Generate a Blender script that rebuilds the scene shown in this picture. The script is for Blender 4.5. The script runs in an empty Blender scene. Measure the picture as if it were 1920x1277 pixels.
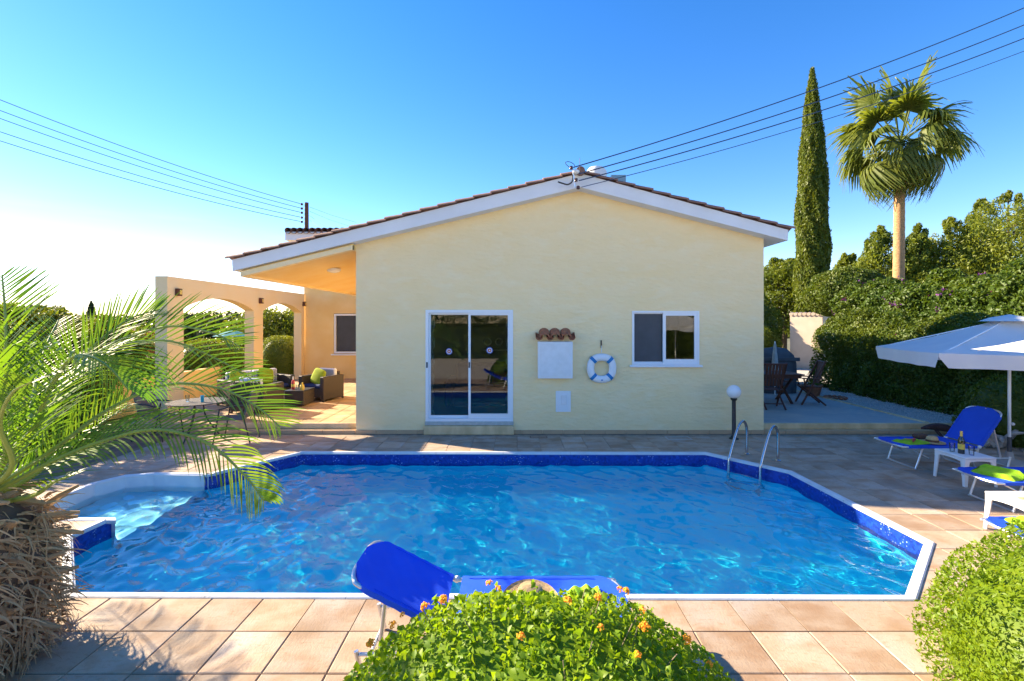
import bpy, math, random
import numpy as np
from mathutils import Vector, Matrix
R = math.radians
C = bpy.context.scene.collection
S = bpy.context.scene
rnd = random.Random(7)

# ------------------------------------------------------------------ camera, sky, sun, exposure
F = 889.0; H = 2.16; HX = 965.0; HY = 603.0
cd = bpy.data.cameras.new('camera'); cam = bpy.data.objects.new('camera', cd); C.objects.link(cam)
cam.location = (0, 0, H); cam.rotation_euler = (R(90), 0, 0)
cd.sensor_width = 36; cd.lens = 36 * F / 1920
cd.shift_x = -(HX - 960) / 1920; cd.shift_y = -(638.5 - HY) / 1920
cd.clip_start = 0.05; cd.clip_end = 3000
S.camera = cam
SUN_EL = 26.0
SUN_DX, SUN_DY = -0.91, 0.41            # horizontal direction towards the sun
az = math.atan2(SUN_DX, SUN_DY)         # angle from +Y towards +X
w = bpy.data.worlds.new('World'); S.world = w; w.use_nodes = True
nt = w.node_tree; nt.nodes.clear()
def WN(t, **k):
    n = nt.nodes.new(t)
    for a, b in k.items(): setattr(n, a, b)
    return n
sky = WN('ShaderNodeTexSky', sky_type='NISHITA', sun_disc=False, sun_elevation=R(SUN_EL), sun_rotation=az,
         air_density=1.0, dust_density=0.03, ozone_density=2.8, altitude=50)
hs = WN('ShaderNodeHueSaturation'); hs.inputs['Saturation'].default_value = 1.36; hs.inputs['Value'].default_value = 1.0
tc = WN('ShaderNodeTexCoord'); mp = WN('ShaderNodeMapping'); mp.inputs['Scale'].default_value = (1.6, 1.6, 16)
cn = WN('ShaderNodeTexNoise'); cn.inputs['Scale'].default_value = 2.1; cn.inputs['Detail'].default_value = 7; cn.inputs['Roughness'].default_value = .55
sx = WN('ShaderNodeSeparateXYZ')
r1 = WN('ShaderNodeMapRange'); r1.inputs[1].default_value = .50; r1.inputs[2].default_value = .72
r2 = WN('ShaderNodeMapRange'); r2.inputs[1].default_value = .20; r2.inputs[2].default_value = .04
mu = WN('ShaderNodeMath', operation='MULTIPLY'); mu2 = WN('ShaderNodeMath', operation='MULTIPLY')
r3 = WN('ShaderNodeMapRange'); r3.inputs[1].default_value = .1; r3.inputs[2].default_value = -.5
mx = WN('ShaderNodeMix', data_type='RGBA'); mx.inputs['B'].default_value = (3.6, 3.6, 3.7, 1)
bg = WN('ShaderNodeBackground'); bg.inputs['Strength'].default_value = 0.090
wo = WN('ShaderNodeOutputWorld')
L = nt.links.new
tn = WN('ShaderNodeMix', data_type='RGBA', blend_type='MULTIPLY'); tn.inputs['Factor'].default_value = 1; tn.inputs['B'].default_value = (1.06, .945, 1.0, 1)
L(sky.outputs[0], tn.inputs['A']); L(tn.outputs['Result'], hs.inputs['Color']); L(tc.outputs['Generated'], mp.inputs[0]); L(mp.outputs[0], cn.inputs['Vector'])
L(tc.outputs['Generated'], sx.inputs[0]); L(cn.outputs[0], r1.inputs[0]); L(sx.outputs['Z'], r2.inputs[0]); L(sx.outputs['X'], r3.inputs[0])
L(r1.outputs[0], mu.inputs[0]); L(r2.outputs[0], mu.inputs[1]); L(mu.outputs[0], mu2.inputs[0]); L(r3.outputs[0], mu2.inputs[1])
L(mu2.outputs[0], mx.inputs['Factor']); L(hs.outputs[0], mx.inputs['A']); L(mx.outputs['Result'], bg.inputs['Color']); L(bg.outputs[0], wo.inputs[0])
sl = bpy.data.lights.new('sun', 'SUN'); sun = bpy.data.objects.new('sun', sl); C.objects.link(sun)
sl.energy = 5.0; sl.angle = R(0.53); sl.color = (1.0, 0.83, 0.58)
sd = Vector((SUN_DX, SUN_DY, 0)).normalized() * math.cos(R(SUN_EL)) + Vector((0, 0, math.sin(R(SUN_EL))))
sun.rotation_euler = sd.to_track_quat('Z', 'Y').to_euler(); sun.location = sd * 40
sl.cycles.is_caustics_light = True
S.view_settings.view_transform = 'Standard'; S.view_settings.look = 'None'
S.view_settings.exposure = 1.85; S.view_settings.gamma = 1.0; S.view_settings.use_curve_mapping = False
S.cycles.use_denoising = True
S.cycles.sample_clamp_indirect = 6.0
S.cycles.max_bounces = 9

# ------------------------------------------------------------------ pixel -> place
def G(px, py, z=0.0):                  # a point of a level plane seen at px,py
    Y = F * (H - z) / (py - HY); return ((px - HX) / F * Y, Y)
def P(px, py, Y):                      # a point at distance Y
    return Vector(((px - HX) / F * Y, Y, H - (py - HY) / F * Y))

# ------------------------------------------------------------------ materials
def mat(name, col, rough=.7, col2=None, ns=3.0, lo=.35, hi=.65, bump=0, bs=30, metal=0, detail=5, spec=None,
        col3=None, ns3=20, stretch=None, transl=0, island=None, coat=0, alpha=None, rnd_obj=0, emit=None):
    m = bpy.data.materials.new(name); m.use_nodes = True
    t = m.node_tree; b = t.nodes['Principled BSDF']; K = t.links.new
    b.inputs['Roughness'].default_value = rough; b.inputs['Metallic'].default_value = metal
    if spec is not None: b.inputs['Specular IOR Level'].default_value = spec
    if coat: b.inputs['Coat Weight'].default_value = coat
    c4 = (*col, 1)
    geo = t.nodes.new('ShaderNodeNewGeometry'); vec = geo.outputs['Position']
    if stretch:
        mpn = t.nodes.new('ShaderNodeMapping'); mpn.inputs['Scale'].default_value = stretch; K(vec, mpn.inputs[0]); vec = mpn.outputs[0]
    out = None
    def mixc(fac, a, bc):
        n = t.nodes.new('ShaderNodeMix'); n.data_type = 'RGBA'
        K(fac, n.inputs['Factor'])
        if isinstance(a, tuple): n.inputs['A'].default_value = a
        else: K(a, n.inputs['A'])
        n.inputs['B'].default_value = bc
        return n.outputs['Result']
    def noise(sc, l, h, d=detail):
        n = t.nodes.new('ShaderNodeTexNoise'); n.inputs['Scale'].default_value = sc; n.inputs['Detail'].default_value = d; K(vec, n.inputs['Vector'])
        r = t.nodes.new('ShaderNodeMapRange'); r.inputs[1].default_value = l; r.inputs[2].default_value = h; K(n.outputs[0], r.inputs[0]); return r.outputs[0]
    out = c4
    if col2: out = mixc(noise(ns, lo, hi), out, (*col2, 1))
    if col3: out = mixc(noise(ns3, .5, .75), out, (*col3, 1))
    if island: out = mixc(geo.outputs['Random Per Island'], out, (*island, 1))
    if isinstance(out, tuple): b.inputs['Base Color'].default_value = out
    else: K(out, b.inputs['Base Color'])
    if bump:
        n = t.nodes.new('ShaderNodeTexNoise'); n.inputs['Scale'].default_value = bs; n.inputs['Detail'].default_value = 6; K(vec, n.inputs['Vector'])
        bn = t.nodes.new('ShaderNodeBump'); bn.inputs['Strength'].default_value = min(bump, 1); bn.inputs['Distance'].default_value = .01 * max(bump, 1)
        K(n.outputs[0], bn.inputs['Height']); K(bn.outputs[0], b.inputs['Normal'])
    if transl:
        tr = t.nodes.new('ShaderNodeBsdfTranslucent'); ms = t.nodes.new('ShaderNodeMixShader'); ms.inputs[0].default_value = transl
        gm = t.nodes.new('ShaderNodeMix'); gm.data_type = 'RGBA'; gm.blend_type = 'MULTIPLY'; gm.inputs['Factor'].default_value = 1
        if isinstance(out, tuple): gm.inputs['A'].default_value = out
        else: K(out, gm.inputs['A'])
        gm.inputs['B'].default_value = (1.9, 1.7, .7, 1) if transl < .6 else (1, 1, 1, 1)
        K(gm.outputs['Result'], tr.inputs[0])
        K(b.outputs[0], ms.inputs[1]); K(tr.outputs[0], ms.inputs[2]); K(ms.outputs[0], t.nodes['Material Output'].inputs[0])
    return m

def glass_pane(name, tint, refl=1.0):
    m = bpy.data.materials.new(name); m.use_nodes = True; t = m.node_tree; t.nodes.clear(); K = t.links.new
    fr = t.nodes.new('ShaderNodeFresnel'); fr.inputs[0].default_value = 1.52
    mm = t.nodes.new('ShaderNodeMath'); mm.operation = 'MULTIPLY'; mm.inputs[1].default_value = refl; mm.use_clamp = True
    a = t.nodes.new('ShaderNodeBsdfTransparent'); a.inputs[0].default_value = (*tint, 1)
    g = t.nodes.new('ShaderNodeBsdfGlossy'); g.inputs['Roughness'].default_value = .01
    x = t.nodes.new('ShaderNodeMixShader'); o = t.nodes.new('ShaderNodeOutputMaterial')
    K(fr.outputs[0], mm.inputs[0]); K(mm.outputs[0], x.inputs[0]); K(a.outputs[0], x.inputs[1]); K(g.outputs[0], x.inputs[2]); K(x.outputs[0], o.inputs[0])
    return m

M = {}
M['wall'] = mat('cream_stucco', (.93, .71, .37), .9, (.94, .74, .42), 1.3, .3, .7, bump=2.2, bs=7, stretch=(1, 1, 2.6), detail=8, col3=(.94, .76, .46), ns3=3)
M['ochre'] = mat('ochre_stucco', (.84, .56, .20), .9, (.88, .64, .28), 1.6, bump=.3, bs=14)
M['arcade'] = mat('warm_cream_arcade', (.90, .67, .33), .9, (.90, .70, .39), 1.6, bump=.3, bs=14)
M['white'] = mat('white_fascia', (.78, .79, .80), .8, (.72, .73, .74), 2, bump=.1)
M['rooftile'] = mat('clay_roof_tile', (.26, .13, .09), .85, (.38, .20, .13), 7, island=(.18, .11, .09), bump=.5, bs=60)
M['clay'] = mat('terracotta', (.42, .15, .07), .85, (.28, .10, .05), 14, bump=.4, bs=60)
M['alu'] = mat('white_aluminium', (.80, .82, .84), .35)
M['marble'] = mat('grey_sill_stone', (.50, .50, .47), .6, (.38, .40, .38), 12)
M['step'] = mat('sandy_step', (.78, .57, .32), .9, (.60, .42, .22), 5, bump=.4, bs=40, stretch=(1, 1, .5))
M['skirt'] = mat('sandstone_skirting', (.62, .38, .20), .85, (.46, .29, .16), 5, island=(.52, .36, .22), bump=.3)
M['concrete'] = mat('grey_terrace_concrete', (.44, .42, .38), .9, (.36, .35, .34), 1.1, bump=.3, bs=50, col3=(.50, .46, .38), ns3=5)
M['grout'] = mat('grout', (.40, .31, .22), .95, (.26, .20, .15), 8, bump=.4, bs=80)
M['soil'] = mat('dry_soil', (.16, .11, .07), 1, (.24, .18, .12), 6, bump=1, bs=30)
M['gravel'] = mat('gravel_stone', (.42, .38, .33), .9, island=(.62, .58, .52))
M['coping'] = mat('white_pool_coping', (.74, .76, .78), .6, (.64, .64, .66), 5, bump=.15, bs=60)
M['plaster'] = mat('white_pool_plaster', (.72, .76, .80), .7, (.6, .66, .72), 5)
M['liner'] = mat('blue_pool_liner', (.015, .74, .92), .6, (.03, .80, .94), 2, spec=.1)
M['linerstep'] = mat('pale_blue_step_liner', (.22, .66, .80), .6, (.28, .70, .82), 3, spec=.1)
M['steel'] = mat('polished_steel', (.55, .55, .56), .22, metal=1)
M['alumatt'] = mat('satin_aluminium_tube', (.72, .72, .73), .38, metal=.85)
M['black'] = mat('black_paint', (.02, .02, .022), .45)
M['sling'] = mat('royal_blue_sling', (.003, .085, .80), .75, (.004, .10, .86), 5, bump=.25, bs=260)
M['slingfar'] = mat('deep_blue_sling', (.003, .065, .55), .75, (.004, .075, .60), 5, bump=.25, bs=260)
M['towel'] = mat('lime_towel', (.33, .62, .015), .95, (.26, .52, .012), 20, bump=.9, bs=240)
M['plastic'] = mat('white_plastic', (.80, .80, .80), .42, (.74, .74, .73), 9)
M['canvas'] = mat('white_parasol_canvas', (.80, .80, .79), .9, (.74, .75, .76), 3, transl=.25, bump=.15, bs=120)
for n_ in M['canvas'].node_tree.nodes:
    if n_.type == 'MIX' and n_.blend_type == 'MULTIPLY': n_.inputs['B'].default_value = (1, 1, 1, 1)
M['straw'] = mat('straw', (.62, .44, .22), .9, (.48, .32, .15), 60, bump=.8, bs=200)
M['felt'] = mat('brown_hat_band', (.10, .05, .03), .9)
M['globe'] = mat('opal_globe', (.82, .82, .82), .25)
M['buoy'] = mat('white_ring', (.80, .81, .82), .5)
M['buoyblue'] = mat('blue_band', (.01, .20, .50), .6)
M['bottle'] = mat('dark_bottle_glass', (.012, .015, .008), .08, coat=1)
M['label'] = mat('yellow_label', (.65, .50, .08), .6)
M['gold'] = mat('gold_foil', (.75, .55, .15), .4, metal=.6)
M['clearglass'] = glass_pane('tumbler_glass', (.93, .96, .97), .8)
M['pane'] = glass_pane('window_pane', (.80, .83, .83), 1.15)
M['screen'] = mat('grey_insect_screen', (.055, .062, .075), .55, (.045, .052, .062), 5)
M['wood'] = mat('dark_teak', (.14, .045, .022), .6, (.09, .03, .016), 5, stretch=(3, 3, 20), bump=.3)
M['rattan'] = mat('dark_rattan', (.035, .026, .022), .6, (.06, .045, .035), 60, bump=1, bs=120)
M['navy'] = mat('navy_cushion', (.012, .035, .13), .9)
M['lime'] = mat('lime_cushion', (.34, .42, .015), .9, (.28, .36, .015), 6)
M['stripe'] = mat('striped_fabric', (.75, .76, .80), .9)
M['navystripe'] = mat('navy_stripe_fabric', (.05, .06, .14), .9)
M['cover'] = mat('grey_cover', (.11, .115, .12), .8, (.08, .08, .09), 6)
M['brownlamp'] = mat('rust_lamp', (.11, .035, .015), .6)
M['dark'] = mat('dark_interior', (.42, .41, .38), .9)
M['floorin'] = mat('interior_floor', (.20, .15, .11), .4)
M['lace'] = mat('lace_curtain', (.55, .62, .60), .95, (.42, .50, .49), 60, transl=.3)
M['redcloth'] = mat('red_fabric', (.38, .06, .05), .9, (.20, .05, .08), 25)
M['sofain'] = mat('indigo_sofa', (.045, .045, .10), .9)
M['plate'] = mat('white_plate', (.8, .78, .75), .4)
M['redprint'] = mat('red_print', (.50, .05, .06), .6)
M['blueprint'] = mat('blue_print', (.10, .14, .55), .6)
M['cyanglass'] = mat('turquoise_glass', (.01, .35, .45), .1, coat=1)
M['pole'] = mat('creosoted_pole', (.12, .05, .035), .9, (.08, .035, .025), 6, bump=.5)
M['wire'] = mat('cable', (.03, .06, .12), .6)
M['porcelain'] = mat('brown_insulator', (.07, .02, .015), .25)
M['pinkwall'] = mat('pale_pink_plaster', (.72, .58, .46), .9, (.66, .52, .40), 3)
M['redroof'] = mat('red_brown_roof', (.30, .08, .05), .9, (.22, .06, .04), 3)
M['tealroof'] = mat('teal_canopy', (.02, .22, .28), .8)
M['hill'] = mat('hill_scrub', (.10, .10, .05), 1, (.14, .12, .07), .05)
M['land'] = mat('dry_land', (.16, .14, .08), 1, (.10, .11, .05), .3)
M['drift'] = mat('driftwood', (.10, .05, .045), .95, (.06, .03, .03), 12, bump=1)
M['root'] = mat('bleached_root', (.50, .46, .42), .95, (.36, .33, .30), 12, bump=1)
M['tank'] = mat('white_tank', (.75, .74, .70), .6)
M['panel'] = mat('blue_grey_panel', (.18, .30, .36), .3)
# foliage
def leafmat(name, a, b, c=None, tl=.35, ns=1.5, rough=.5):
    return mat(name, a, rough, b, ns, .35, .65, island=c or b, transl=tl, spec=.35)
M['leaf_lantana'] = leafmat('lantana_leaf', (.11, .22, .008), (.27, .36, .012), (.16, .28, .012), .42, 14)
M['leaf_lime'] = leafmat('privet_leaf', (.10, .185, .005), (.22, .28, .008), (.13, .215, .006), .36, 16)
M['leaf_hedge'] = leafmat('hedge_leaf', (.055, .10, .012), (.12, .15, .014), (.08, .12, .012), .3, 1.2)
M['leaf_ivy'] = leafmat('climber_leaf', (.050, .10, .014), (.11, .15, .016), (.07, .12, .014), .3, .9)
M['leaf_tree'] = leafmat('tree_leaf', (.075, .115, .014), (.16, .19, .018), (.11, .15, .016), .35, .8)
M['leaf_pine'] = leafmat('conifer_leaf', (.10, .15, .022), (.24, .26, .022), (.15, .19, .020), .35, .6)
M['leaf_cypress'] = leafmat('cypress_leaf', (.07, .105, .014), (.17, .20, .020), (.10, .14, .015), .3, 2.2)
M['leaf_dark'] = leafmat('far_tree_leaf', (.028, .042, .012), (.05, .07, .014), (.036, .055, .013), .25, .5)
M['leaf_fan'] = leafmat('fan_palm_leaf', (.075, .12, .022), (.17, .19, .028), (.12, .155, .024), .38, 2)
M['leaf_straw'] = leafmat('dry_palm_leaf', (.38, .30, .12), (.46, .36, .16), (.34, .26, .10), .3, 4)
M['leaf_date'] = leafmat('date_palm_leaf', (.06, .16, .020), (.17, .26, .020), (.10, .21, .018), .40, 3.5)
M['rachis'] = mat('palm_rachis', (.30, .36, .06), .5, (.22, .28, .05), 8)
M['barkpalm'] = mat('palm_bark', (.58, .34, .16), .95, (.44, .25, .11), 9, bump=2.5, bs=14, stretch=(1, 1, 7), col3=(.26, .15, .07), ns3=7)
M['bark'] = mat('bark', (.10, .07, .05), .95, (.15, .11, .08), 9, bump=1, bs=30)
M['fibre'] = mat('dead_palm_fibre', (.38, .22, .10), .95, (.22, .12, .055), 7, island=(.60, .42, .23), bump=.6, bs=60, transl=.12)
for n_ in M['fibre'].node_tree.nodes:
    if n_.type == 'MIX' and n_.blend_type == 'MULTIPLY': n_.inputs['B'].default_value = (1, 1, 1, 1)
M['orange'] = mat('orange_flower', (.85, .36, .015), .8, (.9, .5, .03), 90, transl=.2)
M['purple'] = mat('purple_flower', (.10, .02, .16), .8, island=(.16, .03, .20), transl=.2)
M['twig'] = mat('twig', (.22, .17, .11), .9)

# paving tile: warm stained stone, each tile its own tone
def paving_mat(name, base, stain, pale, seed=0):
    m = bpy.data.materials.new(name); m.use_nodes = True; t = m.node_tree; b = t.nodes['Principled BSDF']; K = t.links.new
    N = t.nodes.new
    geo = N('ShaderNodeNewGeometry'); pos = geo.outputs['Position']
    def noise(sc, l, h, stretch=None, d=6, v=None):
        v = v or pos
        if stretch:
            a = N('ShaderNodeMapping'); a.inputs['Scale'].default_value = stretch; a.inputs['Location'].default_value = (seed, 3, 1); K(v, a.inputs[0]); v = a.outputs[0]
        n = N('ShaderNodeTexNoise'); n.inputs['Scale'].default_value = sc; n.inputs['Detail'].default_value = d; K(v, n.inputs['Vector'])
        r = N('ShaderNodeMapRange'); r.inputs[1].default_value = l; r.inputs[2].default_value = h; K(n.outputs[0], r.inputs[0]); return r.outputs[0]
    sn = N('ShaderNodeVectorMath'); sn.operation = 'SNAP'; sn.inputs[1].default_value = (.4, .4, 10)
    ad = N('ShaderNodeVectorMath'); ad.operation = 'ADD'; ad.inputs[1].default_value = (-.047, -.107, 5)
    K(pos, ad.inputs[0]); K(ad.outputs[0], sn.inputs[0])
    wn = N('ShaderNodeTexWhiteNoise'); K(sn.outputs[0], wn.inputs['Vector'])
    # offset the stain pattern per tile, so it stops at the joints
    av = N('ShaderNodeVectorMath'); av.operation = 'ADD'; sc = N('ShaderNodeVectorMath'); sc.operation = 'SCALE'; sc.inputs['Scale'].default_value = 30
    K(wn.outputs['Color'], sc.inputs[0]); K(pos, av.inputs[0]); K(sc.outputs[0], av.inputs[1])
    def mx(fac, a, bcol):
        n = N('ShaderNodeMix'); n.data_type = 'RGBA'
        if isinstance(fac, float): n.inputs['Factor'].default_value = fac
        else: K(fac, n.inputs['Factor'])
        if isinstance(a, tuple): n.inputs['A'].default_value = (*a, 1)
        else: K(a, n.inputs['A'])
        n.inputs['B'].default_value = (*bcol, 1); return n.outputs['Result']
    c = mx(noise(3.2, .42, .66, (1, 1.6, 1), v=av.outputs[0]), base, stain)
    c = mx(noise(2.2, .5, .72, v=av.outputs[0]), c, pale)
    c = mx(noise(16, .55, .8, (1, 2.5, 1)), c, stain)
    c = mx(noise(1.1, .58, .75), c, tuple(x * .80 for x in stain))
    c = mx(noise(140, .60, .72), c, tuple(x * .6 for x in base))
    h = N('ShaderNodeHueSaturation'); r = N('ShaderNodeMapRange'); r.inputs[3].default_value = .80; r.inputs[4].default_value = 1.12
    K(wn.outputs['Value'], r.inputs[0]); K(r.outputs[0], h.inputs['Value']); K(c, h.inputs['Color']); K(h.outputs[0], b.inputs['Base Color'])
    b.inputs['Roughness'].default_value = .8
    n = N('ShaderNodeTexNoise'); n.inputs['Scale'].default_value = 60; n.inputs['Detail'].default_value = 8; n.inputs['Roughness'].default_value = .7
    a = N('ShaderNodeMapping'); a.inputs['Scale'].default_value = (1, .35, 1); a.inputs['Rotation'].default_value = (0, 0, .7); K(pos, a.inputs[0]); K(a.outputs[0], n.inputs['Vector'])
    bn = N('ShaderNodeBump'); bn.inputs['Strength'].default_value = .55; bn.inputs['Distance'].default_value = .006; K(n.outputs[0], bn.inputs['Height']); K(bn.outputs[0], b.inputs['Normal'])
    return m
M['tile'] = paving_mat('stained_sandstone_paver', (.47, .35, .25), (.37, .23, .135), (.48, .40, .33))
M['porchtile'] = paving_mat('porch_floor_tile', (.55, .36, .19), (.44, .27, .13), (.58, .42, .25), 5)

# printed blue liner band with pale flecks
def band_mat():
    m = bpy.data.materials.new('printed_blue_mosaic_band'); m.use_nodes = True; t = m.node_tree; b = t.nodes['Principled BSDF']; K = t.links.new; N = t.nodes.new
    geo = N('ShaderNodeNewGeometry')
    vo = N('ShaderNodeTexVoronoi'); vo.inputs['Scale'].default_value = 30; K(geo.outputs['Position'], vo.inputs['Vector'])
    no = N('ShaderNodeTexNoise'); no.inputs['Scale'].default_value = 5; no.inputs['Detail'].default_value = 3; K(geo.outputs['Position'], no.inputs['Vector'])
    r = N('ShaderNodeMapRange'); r.inputs[1].default_value = .30; r.inputs[2].default_value = .12; K(vo.outputs['Distance'], r.inputs[0])
    r2 = N('ShaderNodeMapRange'); r2.inputs[1].default_value = .50; r2.inputs[2].default_value = .62; K(no.outputs[0], r2.inputs[0])
    mu = N('ShaderNodeMath'); mu.operation = 'MULTIPLY'; K(r.outputs[0], mu.inputs[0]); K(r2.outputs[0], mu.inputs[1])
    a = N('ShaderNodeMix'); a.data_type = 'RGBA'; a.inputs['A'].default_value = (.003, .020, .20, 1); a.inputs['B'].default_value = (.008, .065, .46, 1); K(vo.outputs['Color'], a.inputs['Factor'])
    c = N('ShaderNodeMix'); c.data_type = 'RGBA'; K(mu.outputs[0], c.inputs['Factor']); K(a.outputs['Result'], c.inputs['A']); c.inputs['B'].default_value = (.45, .62, .82, 1)
    K(c.outputs['Result'], b.inputs['Base Color']); b.inputs['Roughness'].default_value = .35
    return m
M['band'] = band_mat()
wm = bpy.data.materials.new('pool_water'); wm.use_nodes = True; t_ = wm.node_tree; t_.nodes.clear()
g_ = t_.nodes.new('ShaderNodeBsdfGlass'); g_.inputs['IOR'].default_value = 1.33; g_.inputs['Roughness'].default_value = 0.0; g_.inputs['Color'].default_value = (.93, .98, 1, 1)
o_ = t_.nodes.new('ShaderNodeOutputMaterial'); t_.links.new(g_.outputs[0], o_.inputs[0]); M['water'] = wm

# ------------------------------------------------------------------ building helpers
def tag(o, label=None, cat=None, group=None, kind=None):
    if label: o['label'] = label
    if cat: o['category'] = cat
    if group: o['group'] = group
    if kind: o['kind'] = kind
    return o
def off(o):
    v = Vector((0, 0, 0))
    while o is not None: v += o.location; o = o.parent
    return v
def thing(name, label, cat, loc=(0, 0, 0), group=None):
    o = bpy.data.objects.new(name, None); C.objects.link(o); o.location = loc; o.empty_display_size = .1
    return tag(o, label, cat, group)
def link(name, me, m, parent=None, smooth=False):
    if m is not None: me.materials.append(m)
    if smooth: me.polygons.foreach_set('use_smooth', [True] * len(me.polygons))
    o = bpy.data.objects.new(name, me); C.objects.link(o)
    if parent is not None: o.parent = parent
    return o
class MB:
    def __init__(s): s.v = []; s.f = []
    def add(s, v, f):
        n = len(s.v); s.v += [tuple(a) for a in v]; s.f += [tuple(i + n for i in q) for q in f]; return s
    def box(s, x0, x1, y0, y1, z0, z1):
        return s.add([(x0, y0, z0), (x1, y0, z0), (x1, y1, z0), (x0, y1, z0), (x0, y0, z1), (x1, y0, z1), (x1, y1, z1), (x0, y1, z1)],
                     [(3, 2, 1, 0), (4, 5, 6, 7), (0, 1, 5, 4), (1, 2, 6, 5), (2, 3, 7, 6), (3, 0, 4, 7)])
    def bbox(s, x0, x1, y0, y1, z0, z1, b=.01):   # box with chamfered edges
        xs = ((x0, x0 + b), (x1, x1 - b)); v = []; f = []
        # 3 verts per corner
        idx = {}
        for i, x in enumerate((x0, x1)):
            for j, y in enumerate((y0, y1)):
                for k, z in enumerate((z0, z1)):
                    sx_, sy_, sz_ = (1 if i == 0 else -1) * b, (1 if j == 0 else -1) * b, (1 if k == 0 else -1) * b
                    idx[i, j, k] = len(v)
                    v += [(x, y + sy_, z + sz_), (x + sx_, y, z + sz_), (x + sx_, y + sy_, z)]
        g = lambda i, j, k, a: idx[i, j, k] + a
        f.append((g(0, 0, 0, 0), g(0, 0, 1, 0), g(0, 1, 1, 0), g(0, 1, 0, 0))); f.append((g(1, 0, 0, 0), g(1, 1, 0, 0), g(1, 1, 1, 0), g(1, 0, 1, 0)))
        f.append((g(0, 0, 0, 1), g(1, 0, 0, 1), g(1, 0, 1, 1), g(0, 0, 1, 1))); f.append((g(0, 1, 0, 1), g(0, 1, 1, 1), g(1, 1, 1, 1), g(1, 1, 0, 1)))
        f.append((g(0, 0, 0, 2), g(0, 1, 0, 2), g(1, 1, 0, 2), g(1, 0, 0, 2))); f.append((g(0, 0, 1, 2), g(1, 0, 1, 2), g(1, 1, 1, 2), g(0, 1, 1, 2)))
        for i in (0, 1):
            for j in (0, 1):
                for k in (0, 1): f.append((g(i, j, k, 0), g(i, j, k, 1), g(i, j, k, 2)))
                f.append((g(i, j, 0, 0), g(i, j, 0, 1), g(i, j, 1, 1), g(i, j, 1, 0)))
            for k in (0, 1):
                f.append((g(i, 0, k, 0), g(i, 0, k, 2), g(i, 1, k, 2), g(i, 1, k, 0)))
        for j in (0, 1):
            for k in (0, 1): f.append((g(0, j, k, 1), g(0, j, k, 2), g(1, j, k, 2), g(1, j, k, 1)))
        return s.add(v, f)
    def prism(s, poly, axis, a, b):   # polygon extruded along an axis; poly = (x,z) for 'y', (x,y) for 'z', (y,z) for 'x'
        n = len(poly)
        mk = {'y': lambda p, q: (p[0], q, p[1]), 'z': lambda p, q: (p[0], p[1], q), 'x': lambda p, q: (q, p[0], p[1])}[axis]
        v = [mk(p, a) for p in poly] + [mk(p, b) for p in poly]
        return s.add(v, [tuple(range(n))[::-1], tuple(range(n, 2 * n))] + [(i, (i + 1) % n, n + (i + 1) % n, n + i) for i in range(n)])
    def tube(s, pts, r, seg=8, r1=None, cap=True):
        pts = [Vector(p) for p in pts]; n = len(pts); rs = r if isinstance(r, (list, tuple)) else [r + ((r1 if r1 is not None else r) - r) * i / max(1, n - 1) for i in range(n)]
        v = []; u = None
        for i, p in enumerate(pts):
            t = (pts[min(i + 1, n - 1)] - pts[max(i - 1, 0)]).normalized()
            if u is None:
                u = t.cross(Vector((0, 0, 1)))
                if u.length < .05: u = t.cross(Vector((1, 0, 0)))
            u = (u - t * u.dot(t)).normalized(); w_ = t.cross(u)
            for k in range(seg):
                a = 2 * math.pi * k / seg; v.append(p + (u * math.cos(a) + w_ * math.sin(a)) * rs[i])
        f = []
        for i in range(n - 1):
            for k in range(seg):
                k2 = (k + 1) % seg; f.append((i * seg + k, i * seg + k2, (i + 1) * seg + k2, (i + 1) * seg + k))
        if cap: f.append(tuple(range(seg))[::-1]); f.append(tuple(range((n - 1) * seg, n * seg)))
        return s.add(v, f)
    def lathe(s, prof, c=(0, 0, 0), seg=20):
        v = []; f = []; n = len(prof)
        for r, z in prof:
            for k in range(seg):
                a = 2 * math.pi * k / seg; v.append((c[0] + r * math.cos(a), c[1] + r * math.sin(a), c[2] + z))
        for i in range(n - 1):
            for k in range(seg):
                k2 = (k + 1) % seg; f.append((i * seg + k, i * seg + k2, (i + 1) * seg + k2, (i + 1) * seg + k))
        if prof[0][0] > 1e-4: f.append(tuple(range(seg))[::-1])
        if prof[-1][0] > 1e-4: f.append(tuple(range((n - 1) * seg, n * seg)))
        return s.add(v, f)
    def sphere(s, c, r, seg=16, rings=10, sc=(1, 1, 1)):
        v = [(c[0], c[1], c[2] - r * sc[2])]; f = []
        for i in range(1, rings):
            th = -math.pi / 2 + math.pi * i / rings
            for k in range(seg):
                a = 2 * math.pi * k / seg; v.append((c[0] + r * sc[0] * math.cos(th) * math.cos(a), c[1] + r * sc[1] * math.cos(th) * math.sin(a), c[2] + r * sc[2] * math.sin(th)))
        v.append((c[0], c[1], c[2] + r * sc[2])); e = len(v) - 1
        for k in range(seg):
            k2 = (k + 1) % seg; f.append((0, 1 + k2, 1 + k)); f.append((e, e - seg + k, e - seg + k2))
            for i in range(rings - 2): a = 1 + i * seg; f.append((a + k, a + k2, a + seg + k2, a + seg + k))
        return s.add(v, f)
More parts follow.
